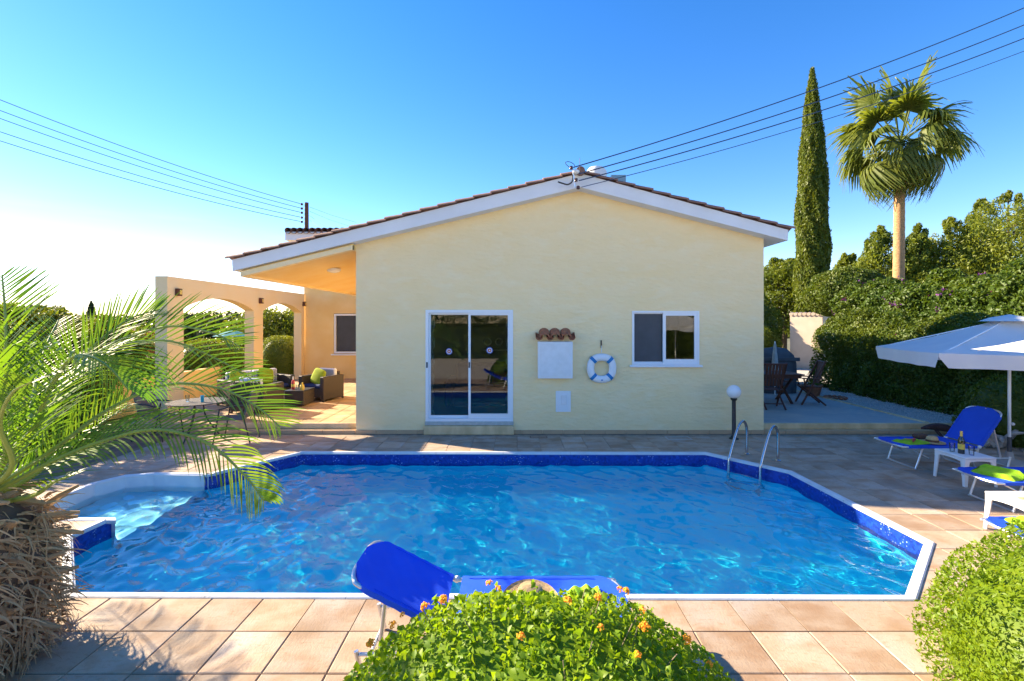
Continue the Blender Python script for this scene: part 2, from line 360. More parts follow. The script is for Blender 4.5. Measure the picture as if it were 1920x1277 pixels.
    def torus(s, c, R0, r, seg=40, sg=12, axis='y', sq=0, sc=1.0):
        v = []; f = []
        for i in range(seg):
            a = 2 * math.pi * i / seg; k_ = 1 + sq * (math.cos(4 * a) * -.5)
            for j in range(sg):
                b = 2 * math.pi * j / sg; rr = R0 * k_ + r * math.cos(b); h = r * math.sin(b) * sc
                if axis == 'y': v.append((c[0] + rr * math.cos(a), c[1] + h, c[2] + rr * math.sin(a)))
                elif axis == 'z': v.append((c[0] + rr * math.cos(a), c[1] + rr * math.sin(a), c[2] + h))
        for i in range(seg):
            for j in range(sg):
                i2, j2 = (i + 1) % seg, (j + 1) % sg; f.append((i * sg + j, i2 * sg + j, i2 * sg + j2, i * sg + j2))
        return s.add(v, f)
    def xf(s, m):
        s.v = [tuple(m @ Vector(p)) for p in s.v]; return s
    def build(s, name, m, parent=None, smooth=False, shift=True):
        o3 = off(parent) if (parent is not None and shift) else Vector((0, 0, 0))
        me = bpy.data.meshes.new(name); me.from_pydata([(a[0] - o3.x, a[1] - o3.y, a[2] - o3.z) for a in s.v], [], s.f); me.update()
        if smooth:
            o = link(name, me, m, parent, True); 
            try: me.set_sharp_from_angle(angle=R(40))
            except Exception: pass
            return o
        return link(name, me, m, parent)
def mesh_np(name, V, Q, m, parent=None, smooth=False):   # V (n,3), Q (m,k) all faces with k corners
    o3 = off(parent) if parent is not None else Vector((0, 0, 0))
    V = np.asarray(V, dtype=np.float32) - np.array([o3.x, o3.y, o3.z], dtype=np.float32); Q = np.asarray(Q, dtype=np.int32); k = Q.shape[1]
    me = bpy.data.meshes.new(name); me.vertices.add(len(V)); me.vertices.foreach_set('co', V.ravel())
    me.loops.add(Q.size); me.loops.foreach_set('vertex_index', Q.ravel())
    me.polygons.add(len(Q)); me.polygons.foreach_set('loop_start', np.arange(0, Q.size, k, dtype=np.int32)); me.polygons.foreach_set('loop_total', np.full(len(Q), k, dtype=np.int32))
    if smooth: me.polygons.foreach_set('use_smooth', np.ones(len(Q), dtype=bool))
    me.update(calc_edges=True)
    return link(name, me, m, parent)
def tree_copy(o, parent=None):
    c = o.copy(); C.objects.link(c)
    if parent is not None: c.parent = parent
    for ch in list(o.children): tree_copy(ch, c)
    return c
def bez(pts, n):
    pts = [Vector(p) for p in pts]; out = []
    ext = [pts[0] * 2 - pts[1]] + pts + [pts[-1] * 2 - pts[-2]]
    for i in range(n):
        u = i / (n - 1) * (len(pts) - 1); k = min(int(u), len(pts) - 2); t = u - k
        a, b, c, d = ext[k], ext[k + 1], ext[k + 2], ext[k + 3]
        out.append(.5 * ((2 * b) + (c - a) * t + (2 * a - 5 * b + 4 * c - d) * t * t + (3 * b - a - 3 * c + d) * t ** 3))
    return out

# leaves as small folded blades: centre points, outward normals
def leaves(C0, N0, size, asp, rs, flat=.5, fold=.25, jit=.35):
    n = len(C0)
    N = N0 * flat + rs.normal(size=(n, 3)) * (1 - flat); N /= np.linalg.norm(N, axis=1, keepdims=True) + 1e-9
    T = rs.normal(size=(n, 3)); T -= N * (T * N).sum(1, keepdims=True); T /= np.linalg.norm(T, axis=1, keepdims=True) + 1e-9
    B = np.cross(N, T); L_ = (size * (1 + jit * rs.uniform(-1, 1, n)))[:, None]; W_ = L_ * asp
    a = C0 - T * L_ * .5; d = C0 + T * L_ * .5 - N * L_ * .15
    m1 = C0 + B * W_ * .5 + N * W_ * fold; m2 = C0 - B * W_ * .5 + N * W_ * fold; mid = C0 * 1.0
    V = np.stack([a, m1, d, m2, mid], 1).reshape(-1, 3)
    i = np.arange(n)[:, None] * 5
    Q = np.concatenate([i + np.array([[0, 4, 1, 1]]), i + np.array([[1, 4, 2, 2]]), i + np.array([[2, 4, 3, 3]]), i + np.array([[3, 4, 0, 0]])])
    return V, Q[:, :3]
def diamonds(C0, N0, size, asp, rs, flat=.5, up=0.0, jit=.35):
    n = len(C0)
    N = N0 * flat + rs.normal(size=(n, 3)) * (1 - flat); N /= np.linalg.norm(N, axis=1, keepdims=True) + 1e-9
    T = rs.normal(size=(n, 3)) + np.array([0, 0, 1]) * up; T -= N * (T * N).sum(1, keepdims=True); T /= np.linalg.norm(T, axis=1, keepdims=True) + 1e-9
    B = np.cross(N, T); L_ = (size * (1 + jit * rs.uniform(-1, 1, n)))[:, None]; W_ = L_ * asp
    V = np.stack([C0 - T * L_ * .5, C0 + B * W_ * .5, C0 + T * L_ * .5, C0 - B * W_ * .5], 1).reshape(-1, 3)
    return V, np.arange(n * 4).reshape(-1, 4)
def bumpy(D, rs, k=14, amp=.1, fr=3.0):
    s = np.zeros(len(D))
    for _ in range(k):
        w_ = rs.normal(size=3) * fr; s += np.sin(D @ w_ + rs.uniform(0, 6.28))
    return s / math.sqrt(k) * amp
def blob_points(n, c, rad, p, rs, amp=.07, fr=4, depth=.14, zmin=None):
    D = rs.normal(size=(int(n * 1.3), 3)); D /= np.linalg.norm(D, axis=1, keepdims=True)
    sc = (np.abs(D) ** p).sum(1) ** (-1 / p) * (1 + bumpy(D * 1.0, np.random.RandomState(int(abs(c[0]) * 100) + 3), 14, amp, fr))
    s2 = sc * (1 - depth * rs.uniform(0, 1, len(D)) ** 1.6)
    Pt = D * s2[:, None] * np.array(rad) + np.array(c); Nn = D / np.array(rad); Nn /= np.linalg.norm(Nn, axis=1, keepdims=True)
    if zmin is not None: k = Pt[:, 2] > zmin; Pt, Nn = Pt[k], Nn[k]
    return Pt[:n], Nn[:n]
def blob_core(mb, c, rad, p, k=.86, amp=.07, fr=4, zmin=None):
    seg, rings = 28, 18; v = []; D = []
    for i in range(rings + 1):
        th = -math.pi / 2 + math.pi * i / rings
        for j in range(seg): a = 2 * math.pi * j / seg; D.append((math.cos(th) * math.cos(a), math.cos(th) * math.sin(a), math.sin(th)))
    D = np.array(D) + 1e-9; sc = (np.abs(D) ** p).sum(1) ** (-1 / p) * (1 + bumpy(D, np.random.RandomState(int(abs(c[0]) * 100) + 3), 14, amp, fr)) * k
    Pt = D * sc[:, None] * np.array(rad) + np.array(c)
    if zmin is not None: Pt[:, 2] = np.maximum(Pt[:, 2], zmin)
    f = [(i * seg + j, i * seg + (j + 1) % seg, (i + 1) * seg + (j + 1) % seg, (i + 1) * seg + j) for i in range(rings) for j in range(seg)]
    mb.add(Pt.tolist(), f)

# convex 2-D clipping, for paving cut round the pool
def clip(poly, a, b, keep_left=True):
    out = []; n = len(poly)
    def sd_(p): s_ = (b[0] - a[0]) * (p[1] - a[1]) - (b[1] - a[1]) * (p[0] - a[0]); return s_ if keep_left else -s_
    for i in range(n):
        p, q = poly[i], poly[(i + 1) % n]; sp, sq = sd_(p), sd_(q)
        if sp >= 0: out.append(p)
        if (sp > 0 and sq < 0) or (sp < 0 and sq > 0):
            t = sp / (sp - sq); out.append((p[0] + (q[0] - p[0]) * t, p[1] + (q[1] - p[1]) * t))
    return out
def area(p): return abs(sum(p[i][0] * p[(i + 1) % len(p)][1] - p[(i + 1) % len(p)][0] * p[i][1] for i in range(len(p)))) / 2 if len(p) > 2 else 0
def subtract(polys, conv):              # conv counter-clockwise
    for_out = []
    for poly in polys:
        rest = poly; n = len(conv)
        for i in range(n):
            a, b = conv[i], conv[(i + 1) % n]
            o = clip(rest, a, b, False)
            if area(o) > 1e-5: for_out.append(o)
            rest = clip(rest, a, b, True)
            if area(rest) < 1e-6: break
    return for_out

# ------------------------------------------------------------------ pool
WZ = -0.165
OCT = [(-3.50, 3.77), (3.08, 3.73), (4.02, 4.64), (3.93, 6.80), (3.12, 7.76), (-3.50, 7.80), (-4.33, 6.64), (-4.45, 4.76)]
BAY = [(-5.55, 5.20), (-4.38, 5.20), (-4.30, 6.66), (-5.10, 6.70), (-5.42, 6.60), (-5.58, 6.30)]
def grow(poly, d):
    n = len(poly); out = []
    for i in range(n):
        p0, p1, p2 = Vector(poly[i - 1]), Vector(poly[i]), Vector(poly[(i + 1) % n])
        e1 = (p1 - p0).normalized(); e2 = (p2 - p1).normalized(); n1 = Vector((e1.y, -e1.x)); n2 = Vector((e2.y, -e2.x))
        b = (n1 + n2).normalized(); out.append(tuple(p1 + b * d / max(.3, b.dot(n1))))
    return out
CW = .068
OCTo = grow(OCT, CW)
BAYo = grow(BAY, CW)
basin = tag(bpy.data.objects.new('pool_basin', None), 'eight sided swimming pool with white coping and a small step bay', None, None, 'structure'); C.objects.link(basin)
ZF = -.92
mb = MB(); mb.add([(x, y, ZF) for x, y in OCT], [tuple(range(8))]); mb.build('pool_floor', M['liner'], basin)
mb = MB(); bd = MB()
for i in range(8):
    (x0, y0), (x1, y1) = OCT[i], OCT[(i + 1) % 8]
    segs = [(0, 1)]
    if i == 6:                                                  # the side open to the bay
        L6 = y0 - y1; segs = [(0, .01), ((y0 - 5.20) / L6, 1)]
        a = (y0 - 5.20) / L6; mb.add([(x0 + (x1 - x0) * .01, y0 - L6 * .01, -.55), (x0 + (x1 - x0) * a, 5.20, -.55), (x0 + (x1 - x0) * a, 5.20, ZF), (x0, y0, ZF)], [(0, 1, 2, 3)])
    for s0, s1 in segs:
        a0 = (x0 + (x1 - x0) * s0, y0 + (y1 - y0) * s0); a1 = (x0 + (x1 - x0) * s1, y0 + (y1 - y0) * s1)
        mb.add([(*a0, ZF), (*a1, ZF), (*a1, -.30), (*a0, -.30)], [(0, 1, 2, 3)])
        bd.add([(*a0, -.30), (*a1, -.30), (*a1, -.012), (*a0, -.012)], [(0, 1, 2, 3)])
mb.build('pool_wall', M['liner'], basin)
bd.build('liner_band', M['band'], basin)
mb = MB(); n = len(BAY)
for i in range(n):
    if i == 1: continue
    (x0, y0), (x1, y1) = BAY[i], BAY[(i + 1) % n]
    mb.add([(x0, y0, -.6), (x1, y1, -.6), (x1, y1, -.010), (x0, y0, -.010)], [(0, 1, 2, 3)])
mb.build('bay_wall', M['plaster'], basin)
for k, (a, z) in enumerate(((0, -.36), (.38, -.55))):
    xx = -5.55 + a; nm = MB(); nm.box(xx, -4.36, 5.21, 6.68, z - .2, z); nm.build('pool_step', M['linerstep'], basin)
# coping segments
def coping(poly, outer, skip=()):
    n = len(poly)
    for i in range(n):
        if i in skip: continue
        a, b, c, d = Vector(poly[i]), Vector(poly[(i + 1) % n]), Vector(outer[(i + 1) % n]), Vector(outer[i])
        if poly is OCT and i == 6:
            t = (a.y - 5.20) / (a.y - b.y) ; a = a.lerp(b, t + .02); d = d.lerp(c, t + .02)
        nrm = (d - a).normalized() if (d - a).length > 0 else Vector((0, 0))
        q = [a.lerp(d, t) for t in (0, .12, .85, 1)]; r_ = [b.lerp(c, t) for t in (0, .12, .85, 1)]
        ai = a - (d - a) * .14; bi = b - (c - b) * .14
        z = [.004, .014, .014, .006]
        v = [(ai.x, ai.y, -.022), (bi.x, bi.y, -.022), (ai.x, ai.y, -.002), (bi.x, bi.y, -.002)]
        f = [(0, 1, 3, 2)]
        for k in range(4):
            v += [(q[k].x, q[k].y, z[k]), (r_[k].x, r_[k].y, z[k])]; f.append((2 + 2 * k, 3 + 2 * k, 5 + 2 * k, 4 + 2 * k))
        v += [(d.x, d.y, -.03), (c.x, c.y, -.03), (a.x, a.y, -.022), (b.x, b.y, -.022)]
        f += [(10, 11, 13, 12), (14, 15, 1, 0)]
        Ls = (b - a).length; k_ = max(1, round(Ls / 1.1)); sv, ev = [Vector(p_) for p_ in v[0::2]], [Vector(p_) for p_ in v[1::2]]
        for w_i in range(k_):
            t0, t1 = w_i / k_ + (.0016 / Ls if w_i else 0), (w_i + 1) / k_ - (.0016 / Ls if w_i < k_ - 1 else 0); vv = []
            for p_, q2 in zip(sv, ev): vv += [p_.lerp(q2, t0), p_.lerp(q2, t1)]
            MB().add(vv, f).build('coping', M['coping'], basin)
coping(OCT, OCTo)
coping(BAY, BAYo, skip=(1,))
# water with real waves
rs = np.random.RandomState(5)
gx = np.arange(-5.70, 4.15, .020); gy = np.arange(3.68, 7.92, .020)
XX, YY = np.meshgrid(gx, gy, indexing='ij'); Z = np.zeros_like(XX)
for k in range(46):
    lam = .12 * (.62 / .12) ** rs.uniform(0, 1); a = rs.normal(.35, .85); kk = 2 * math.pi / lam
    Z += (.125 / math.sqrt(46)) / kk * rs.uniform(.5, 1.5) * 1.414 * np.sin(kk * (XX * math.cos(a) + YY * math.sin(a)) + rs.uniform(0, 6.28) + .8 * np.sin(1.7 * XX + 1.1 * YY + k))
def inside(poly, X, Y):
    m_ = np.ones_like(X, dtype=bool); n = len(poly)
    for i in range(n):
        a, b = poly[i], poly[(i + 1) % n]; m_ &= ((b[0] - a[0]) * (Y - a[1]) - (b[1] - a[1]) * (X - a[0])) > -0.0
    return m_
ok = inside(grow(OCT, .03), XX, YY) | inside(grow(BAY, .03), XX, YY)
nx, ny = XX.shape; idx = np.arange(nx * ny).reshape(nx, ny)
q = ok[:-1, :-1] & ok[1:, :-1] & ok[1:, 1:] & ok[:-1, 1:]
Q = np.stack([idx[:-1, :-1], idx[1:, :-1], idx[1:, 1:], idx[:-1, 1:]], -1)[q]
used, inv = np.unique(Q, return_inverse=True)
V = np.stack([XX.ravel(), YY.ravel(), (Z + WZ).ravel()], 1)[used]
water = mesh_np('water', V, inv.reshape(Q.shape), M['water'], None, True); tag(water, 'rippled clear blue pool water', None, None, 'structure')
water.cycles.is_caustics_caster = True
for o in basin.children:
    if o.name.split('.')[0] in ('pool_floor', 'pool_wall', 'pool_step', 'liner_band', 'bay_wall'): o.cycles.is_caustics_receiver = True

# ------------------------------------------------------------------ ground and paving
def sheet(name, polys, z, m, parent=None):
    b = MB()
    for p in polys: b.add([(x, y, z) for x, y in p], [tuple(range(len(p)))])
    return b.build(name, m, parent)
OCTc, BAYc = grow(OCT, CW - .004), grow(BAY, CW - .004)
BIG = [(-900, -300), (900, -300), (900, 1500), (-900, 1500)]
gpol = subtract(subtract([BIG], OCTc), BAYc)
tag(sheet('ground', gpol, -.036, M['land']), 'flat dry land reaching the horizon', None, None, 'structure')
DX0, DX1, DY0, DY1 = -6.353, 8.447, .507, 9.107
deck = [(DX0, DY0), (DX1, DY0), (DX1, DY1), (DX0, DY1)]
paving = tag(sheet('paving', subtract(subtract([deck], OCTc), BAYc), -.008, M['grout']), 'stained sandstone paving round the pool', None, None, 'structure')
TS = .4; g = .0035; TH = .012
cells = []
for i in range(int(round((DX1 - DX0) / TS))):
    for j in range(int(round((DY1 - DY0) / TS))):
        x0, y0 = DX0 + i * TS, DY0 + j * TS
        sq = [(x0 + g, y0 + g), (x0 + TS - g, y0 + g), (x0 + TS - g, y0 + TS - g), (x0 + g, y0 + TS - g)]
        ps = subtract(subtract([sq], OCTo), BAYo)
        ps = [p for p in ps if area(p) > 2e-4]
        if ps:
            cx, cy = x0 + TS / 2, y0 + TS / 2; vis = 1 if (cy > 2.4 and abs(cx) / cy < 1.18) else 0
            cells.append((vis, area(ps[0]) if 0 else 1 / (cy ** 2 + .01) if vis else 0, cx, cy, ps, sum(map(area, ps)) > TS * TS * .94))
cells.sort(key=lambda c: (-c[0], -c[1]))
def tile_mesh(mb, cx, cy, ps, whole, z=0.0):
    if whole:
        h = TS / 2 - g; b = .006
        mb.add([(cx + sx_ * a, cy + sy_ * a, zz) for a, zz in ((h, z - .010), (h, z - .002), (h - b, z + .002)) for sx_, sy_ in ((-1, -1), (1, -1), (1, 1), (-1, 1))],
               [(k, (k + 1) % 4, 4 + (k + 1) % 4, 4 + k) for k in range(4)] + [(4 + k, 4 + (k + 1) % 4, 8 + (k + 1) % 4, 8 + k) for k in range(4)] + [(8, 9, 10, 11)])
    else:
        for p in ps:
            nn = len(p); mb.add([(a, b, z - .010) for a, b in p] + [(a, b, z + .001) for a, b in p], [tuple(range(nn, 2 * nn))] + [(k, (k + 1) % nn, nn + (k + 1) % nn, nn + k) for k in range(nn)])
tm = MB(); tile_mesh(tm, 0, 0, None, True); tproto = None
stuff = MB(); trng = random.Random(3)
for n_, (vis, key, cx, cy, ps, whole) in enumerate(cells):
    dz = trng.uniform(-.0012, .0012)
    if n_ < 298:
        if whole:
            if tproto is None: o = tproto = tm.build('tile', M['tile'], paving)
            else: o = tproto.copy(); C.objects.link(o)
            o.location = (cx, cy, dz); o.rotation_euler = (trng.uniform(-.002, .002), trng.uniform(-.002, .002), 0)
        else:
            b = MB(); tile_mesh(b, cx, cy, ps, False, 0); b.build('tile', M['tile'], paving)
    else: tile_mesh(stuff, cx, cy, ps, whole, dz)
o = stuff.build('tile_field', M['tile'], paving); o['kind'] = 'stuff'
# soil beds left and right of the deck, gravel strip by the hedge
tag(sheet('planting_bed', [[(-16, 2), (DX0, 2), (DX0, 9.3), (-16, 9.3)]], -.02, M['soil']), 'bare soil bed beside the pool deck', None, None, 'structure')
tag(sheet('gravel_bed', [[(8.45, .5), (14, .5), (14, 9.2), (8.45, 9.2)]], -.018, M['concrete']), 'pale gravel bed beside the deck', None, None, 'structure')
def stones(name, n, x0, x1, y0, y1, z, s0, s1, m, label, cat='gravel', seed=1):
    rr = np.random.RandomState(seed); c = np.stack([rr.uniform(x0, x1, n), rr.uniform(y0, y1, n), np.full(n, z)], 1); s = rr.uniform(s0, s1, n)
    O = np.array([[1, 0, 0], [-1, 0, 0], [0, 1, 0], [0, -1, 0], [0, 0, .8], [0, 0, -.6]]); an = rr.uniform(0, 6.28, n)
    ca, sa = np.cos(an), np.sin(an); Rm = np.stack([ca, -sa, np.zeros(n), sa, ca, np.zeros(n), np.zeros(n), np.zeros(n), np.ones(n)], 1).reshape(n, 3, 3)
    V = (np.einsum('nij,kj->nki', Rm, O) * s[:, None, None] * rr.uniform(.6, 1.2, (n, 1, 3)) + c[:, None, :]).reshape(-1, 3)
    T = np.array([[0, 2, 4], [2, 1, 4], [1, 3, 4], [3, 0, 4], [2, 0, 5], [1, 2, 5], [3, 1, 5], [0, 3, 5]])
    o = mesh_np(name, V, (np.arange(n)[:, None, None] * 6 + T[None]).reshape(-1, 3), m); return tag(o, label, cat, None, 'stuff')

# ------------------------------------------------------------------ porch floor and right terrace
PZ = .17
porch = MB().box(-7.66, -3.07, 9.30, 16.72, -.03, PZ - .012).build('porch_floor', M['step'])
tag(porch, 'raised porch floor of warm square tiles', None, None, 'structure')
tb = MB(); tile_mesh(tb, 0, 0, None, True); p0 = None
for i in range(11):
    for j in range(18):
        if p0 is None: o = p0 = tb.build('tile', M['porchtile'], porch)
        else: o = p0.copy(); C.objects.link(o)
        o.location = (-7.45 + .2 + i * .4 - .02, 9.50 + j * .4 + .02, PZ + trng.uniform(-.001, .001))
MB().bbox(-7.70, -3.07, 9.255, 9.33, .07, PZ + .004, .012).build('step_nosing', M['step'], porch)
MB().box(-7.70, -3.07, 9.16, 9.30, -.03, .068).build('lower_step', M['step'], porch)
x = -7.7; 
while x < -3.1:
    MB().bbox(x + .003, min(x + .397, -3.07), 9.125, 9.158, -.005, .062, .004).build('skirting_tile', M['skirt'], porch); x += .4
terr = MB().box(4.81, 8.05, 9.30, 22, -.03, PZ).build('terrace', M['concrete']); tag(terr, 'raised grey concrete terrace beside the house', None, None, 'structure')
terr_edge = MB().bbox(4.81, 8.62, 9.225, 9.298, .064, PZ + .008, .014).build('step_nosing', M['step'], terr)
MB().box(4.81, 8.62, 9.16, 9.298, -.03, .064).build('lower_step', M['step'], terr)
x = 4.81
while x < 8.6:
    MB().bbox(x + .003, min(x + .397, 8.62), 9.125, 9.158, -.005, .062, .004).build('skirting_tile', M['skirt'], terr); x += .4
MB().box(8.05, 8.13, 9.30, 20, -.03, PZ + .02).build('kerb', M['step'], terr)
gv = MB().box(8.13, 13, 9.30, 22, -.03, PZ - .03).build('gravel_strip', M['concrete']); tag(gv, 'gravel strip between terrace kerb and hedge', None, None, 'structure')
stones('gravel', 9000, 8.15, 9.7, 9.32, 16, PZ - .025, .008, .022, M['gravel'], 'loose pale gravel along the foot of the hedge', seed=2)
stones('gravel', 7000, 8.46, 10, 5.5, 9.2, -.012, .010, .03, M['gravel'], 'loose pale stones beside the pool deck behind the parasol', seed=3)

# ------------------------------------------------------------------ house
WY = 9.14; RY = 8.87
house = thing('house', 'cream stucco bungalow with gabled tiled roof and white rake boards', 'house', (1.0, WY, 0))
def Xw(px): return (px - HX) / F * WY
def Zw(py): return H - (py - HY) / F * WY
X0, X1 = -3.06, 4.80
dX0, dX1, dZ0, dZ1 = Xw(798), Xw(962), Zw(790), Zw(581)
wX0, wX1, wZ0, wZ1 = Xw(1185), Xw(1311), Zw(684), Zw(583)
zl = lambda x: 4.674 - .2407 * (1.227 - x) if x <= 1.227 else 4.674 - .2568 * (x - 1.227)
mb = MB()
def wall_rect(x0, x1, z0, z1): mb.box(x0, x1, WY, WY + .25, z0, z1)
wall_rect(X0, dX0, 0, 2.5); wall_rect(dX0, dX1, 0, dZ0); wall_rect(dX0, dX1, dZ1, 2.5); wall_rect(dX1, wX0, 0, 2.5)
wall_rect(wX0, wX1, 0, wZ0); wall_rect(wX0, wX1, wZ1, 2.5); wall_rect(wX1, X1, 0, 2.5)
mb.prism([(X0, 2.5), (X1, 2.5), (X1, zl(X1)), (1.227, 4.674), (X0, zl(X0))], 'y', WY, WY + .25)
mb.box(X0, X0 + .25, WY + .25, 16.72, 0, zl(X0)); mb.box(X1 - .25, X1, WY + .25, 17.2, 0, zl(X1) - .02)
mb.box(X0, X1, 17.0, 17.2, 0, 3.6)
mb.build('wall', M['wall'], house)
# rear wing with the porch back wall
rw = MB(); rw.box(-7.42, -5.93 - .45, 16.72, 16.95, 0, 5.0); rw.box(-5.0, X0, 16.72, 16.95, 0, 5.0); rw.box(-6.38, -5.0, 16.72, 16.95, 0, 1.02); rw.box(-6.38, -5.0, 16.72, 16.95, 2.45, 5.0)
rw.box(-7.42, -7.2, 16.95, 23, 0, 5.0); rw.box(-7.42, -1, 23, 23.2, 0, 5.0)
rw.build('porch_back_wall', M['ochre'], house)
MB().box(-7.95, -1.5, 16.42, 24, 4.98, 5.27).build('rear_roof_slab', M['white'], house)
rr_ = MB()
for k in range(24): 
    cx = -7.93 + k * .21; rr_.tube([(cx + .1, 16.34, 5.30), (cx + .1, 24, 5.9)], .105, 10, cap=False)
rt = rr_.build('rear_roof_tiles', M['rooftile'], house, True); rt['kind'] = 'stuff'
# interior
inn = MB(); inn.box(X0 + .25, X1 - .25, 9.39, 13.0, .0, .16); inn.build('interior_floor', M['floorin'], house)
inn = MB(); inn.box(X0 + .25, X1 - .25, 13.0, 13.1, 0, 2.7); inn.box(X0 + .26, X0 + .30, 9.4, 13.0, .16, 2.7); inn.box(X1 - .30, X1 - .26, 9.4, 13.0, .16, 2.7); inn.box(X0 + .25, X1 - .25, 9.39, 13.1, 2.7, 2.8)
inn.build('interior_wall', M['dark'], house)
# roof slab with rake face, and porch ceiling
sec_top = [(-5.288, 3.317), (1.227, 4.934), (5.119, 3.876)]; sec_bot = [(5.11, 3.677), (1.227, 4.674), (-5.278, 3.108)]
roof = MB().prism(sec_top + sec_bot, 'y', RY, 16.70).build('roof', M['white'], house)
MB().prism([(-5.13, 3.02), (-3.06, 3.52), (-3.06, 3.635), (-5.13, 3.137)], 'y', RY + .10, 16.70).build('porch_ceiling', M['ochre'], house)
lip = MB().prism([(-5.16, 3.005), (-3.06, 3.515), (-3.06, 3.60), (-5.16, 3.10)], 'y', RY + .05, RY + .17)
lip.box(-5.17, -5.05, RY + .17, 16.7, 3.00, 3.11)
lip.build('ceiling_trim', M['wall'], house)
# verge tiles: overlapping courses seen on edge, then the covering behind
def courses(xa, za, xb, zb, n):
    dx, dz = (xb - xa) / n, (zb - za) / n; L_ = math.hypot(dx, dz); ux, uz = dx / L_, dz / L_; nx_, nz_ = (-uz, ux) if ux > 0 else (uz, -ux)
    for k in range(n):
        a = Vector((xa + dx * k, za + dz * k)); b = a + Vector((dx, dz)) * 1.06
        # lower end (at b when descending away from apex) rides on the course below
        yj = trng.uniform(-.012, .012); up0 = .0; up1 = .030; th = .022
        q = [(a.x + nx_ * up0, a.y + nz_ * up0), (b.x + nx_ * up1, b.y + nz_ * up1), (b.x + nx_ * (up1 + th), b.y + nz_ * (up1 + th)), (a.x + nx_ * (up0 + th), a.y + nz_ * (up0 + th))]
        m_ = MB()
        # a barrel: arched across Y
        seg = 6; ys = [RY - .05 + yj + .20 * s_ / seg for s_ in range(seg + 1)]
        v = []
        for s_ in range(seg + 1):
            h_ = math.sin(math.pi * s_ / seg) * .045
            v += [(p[0] + nx_ * h_, ys[s_], p[1] + nz_ * h_) for p in q]
        f = [(0, 1, 2, 3), tuple(4 * seg + t for t in (3, 2, 1, 0))]
        for s_ in range(seg):
            for t in range(4): f.append((4 * s_ + t, 4 * (s_ + 1) + t, 4 * (s_ + 1) + (t + 1) % 4, 4 * s_ + (t + 1) % 4))
        m_.add(v, f).build('roof_tile', M['rooftile'], roof)
    cov = MB(); ncol = 38
    for k in range(n):
        a = Vector((xa + dx * k, za + dz * k)); b = a + Vector((dx, dz)) * 1.05; v = []
        for j in range(ncol * 4 + 1):
            y = RY + .16 + j * .05; h_ = abs(math.sin(math.pi * j / 4)) * .05
            v += [(a.x + nx_ * (h_ + .012), y, a.y + nz_ * (h_ + .012)), (b.x + nx_ * (h_ + .04), y, b.y + nz_ * (h_ + .04)), (b.x, y, b.y)]
        f = []
        for j in range(ncol * 4): f += [(3 * j, 3 * j + 1, 3 * j + 4, 3 * j + 3), (3 * j + 1, 3 * j + 2, 3 * j + 5, 3 * j + 4)]
        cov.add(v, f)
    o = cov.build('roof_covering', M['rooftile'], roof); o['kind'] = 'stuff'
courses(1.227, 4.936, -5.36, 3.305, 20)
courses(1.227, 4.936, 5.20, 3.862, 12)
ridge = MB().tube([(1.227, RY - .06, 4.965), (1.227, 16.7, 4.965)], .085, 10).build('ridge_tiles', M['rooftile'], roof, True)
MB().tube([(1.9, 9.6, 4.7), (1.9, 9.6, 5.06)], .09, 12).build('vent_pipe', M['tank'], roof)
# sliding door
def frame(mb, x0, x1, z0, z1, y0, y1, t, tb=None):
    tb = tb or t
    mb.box(x0, x0 + t, y0, y1, z0, z1); mb.box(x1 - t, x1, y0, y1, z0, z1); mb.box(x0 + t, x1 - t, y0, y1, z1 - t, z1); mb.box(x0 + t, x1 - t, y0, y1, z0, z0 + tb)
door = MB(); frame(door, dX0 + .001, dX1 - .001, dZ0, dZ1 - .001, WY - .015, WY + .11, .055)
door = door.build('sliding_door', M['alu'], house)
xm = (dX0 + dX1) / 2
m_ = MB(); frame(m_, dX0 + .056, xm + .02, dZ0 + .056, dZ1 - .058, WY + .055, WY + .085, .035, .05); m_.build('sash', M['alu'], door)
m_ = MB(); frame(m_, xm - .02, dX1 - .056, dZ0 + .056, dZ1 - .058, WY + .005, WY + .040, .045, .09); m_.build('sash', M['alu'], door)
MB().box(dX0 + .09, xm - .01, WY + .066, WY + .072, dZ0 + .10, dZ1 - .09).build('pane', M['pane'], door)
MB().box(xm + .026, dX1 - .10, WY + .02, WY + .026, dZ0 + .146, dZ1 - .10).build('pane', M['pane'], door)
for hx in (dX0 + .03, xm + .0): MB().bbox(hx - .012, hx + .012, WY - .035, WY - .002, 1.27, 1.38, .005).build('handle', M['black'], door)
MB().bbox(dX0 - .01, dX1 + .01, WY - .03, WY + .10, dZ0 - .07, dZ0 - .002, .006).build('door_sill', M['marble'], house)
MB().bbox(dX0 - .02, dX1 + .02, WY - .10, WY, -.004, dZ0 - .075, .012).build('door_step', M['step'], house)
# window
def make_window(x0, x1, z0, z1, y, par, m_screen_left=True):
    wn = MB(); frame(wn, x0 + .001, x1 - .001, z0 + .001, z1 - .001, y - .012, y + .10, .035); wn = wn.build('window', M['alu'], par)
    xm = (x0 + x1) / 2 - .0
    m_ = MB(); frame(m_, xm - .05, x1 - .036, z0 + .037, z1 - .037, y + .0, y + .035, .055, .07); m_.build('sash', M['alu'], wn)
    m_ = MB(); frame(m_, x0 + .036, xm - .0, z0 + .037, z1 - .037, y + .045, y + .075, .02); m_.build('sash', M['alu'], wn)
    MB().box(x0 + .056, xm - .052, y + .048, y + .052, z0 + .057, z1 - .057).build('insect_screen', M['screen'], wn)
    MB().box(xm + .006, x1 - .092, y + .015, y + .021, z0 + .108, z1 - .093).build('pane', M['pane'], wn)
    MB().bbox(x0 - .05, x1 + .05, y - .06, y + .0, z0 - .045, z0 - .002, .008).build('sill', M['alu'], wn)
    return wn
make_window(wX0, wX1, wZ0, wZ1, WY, house)
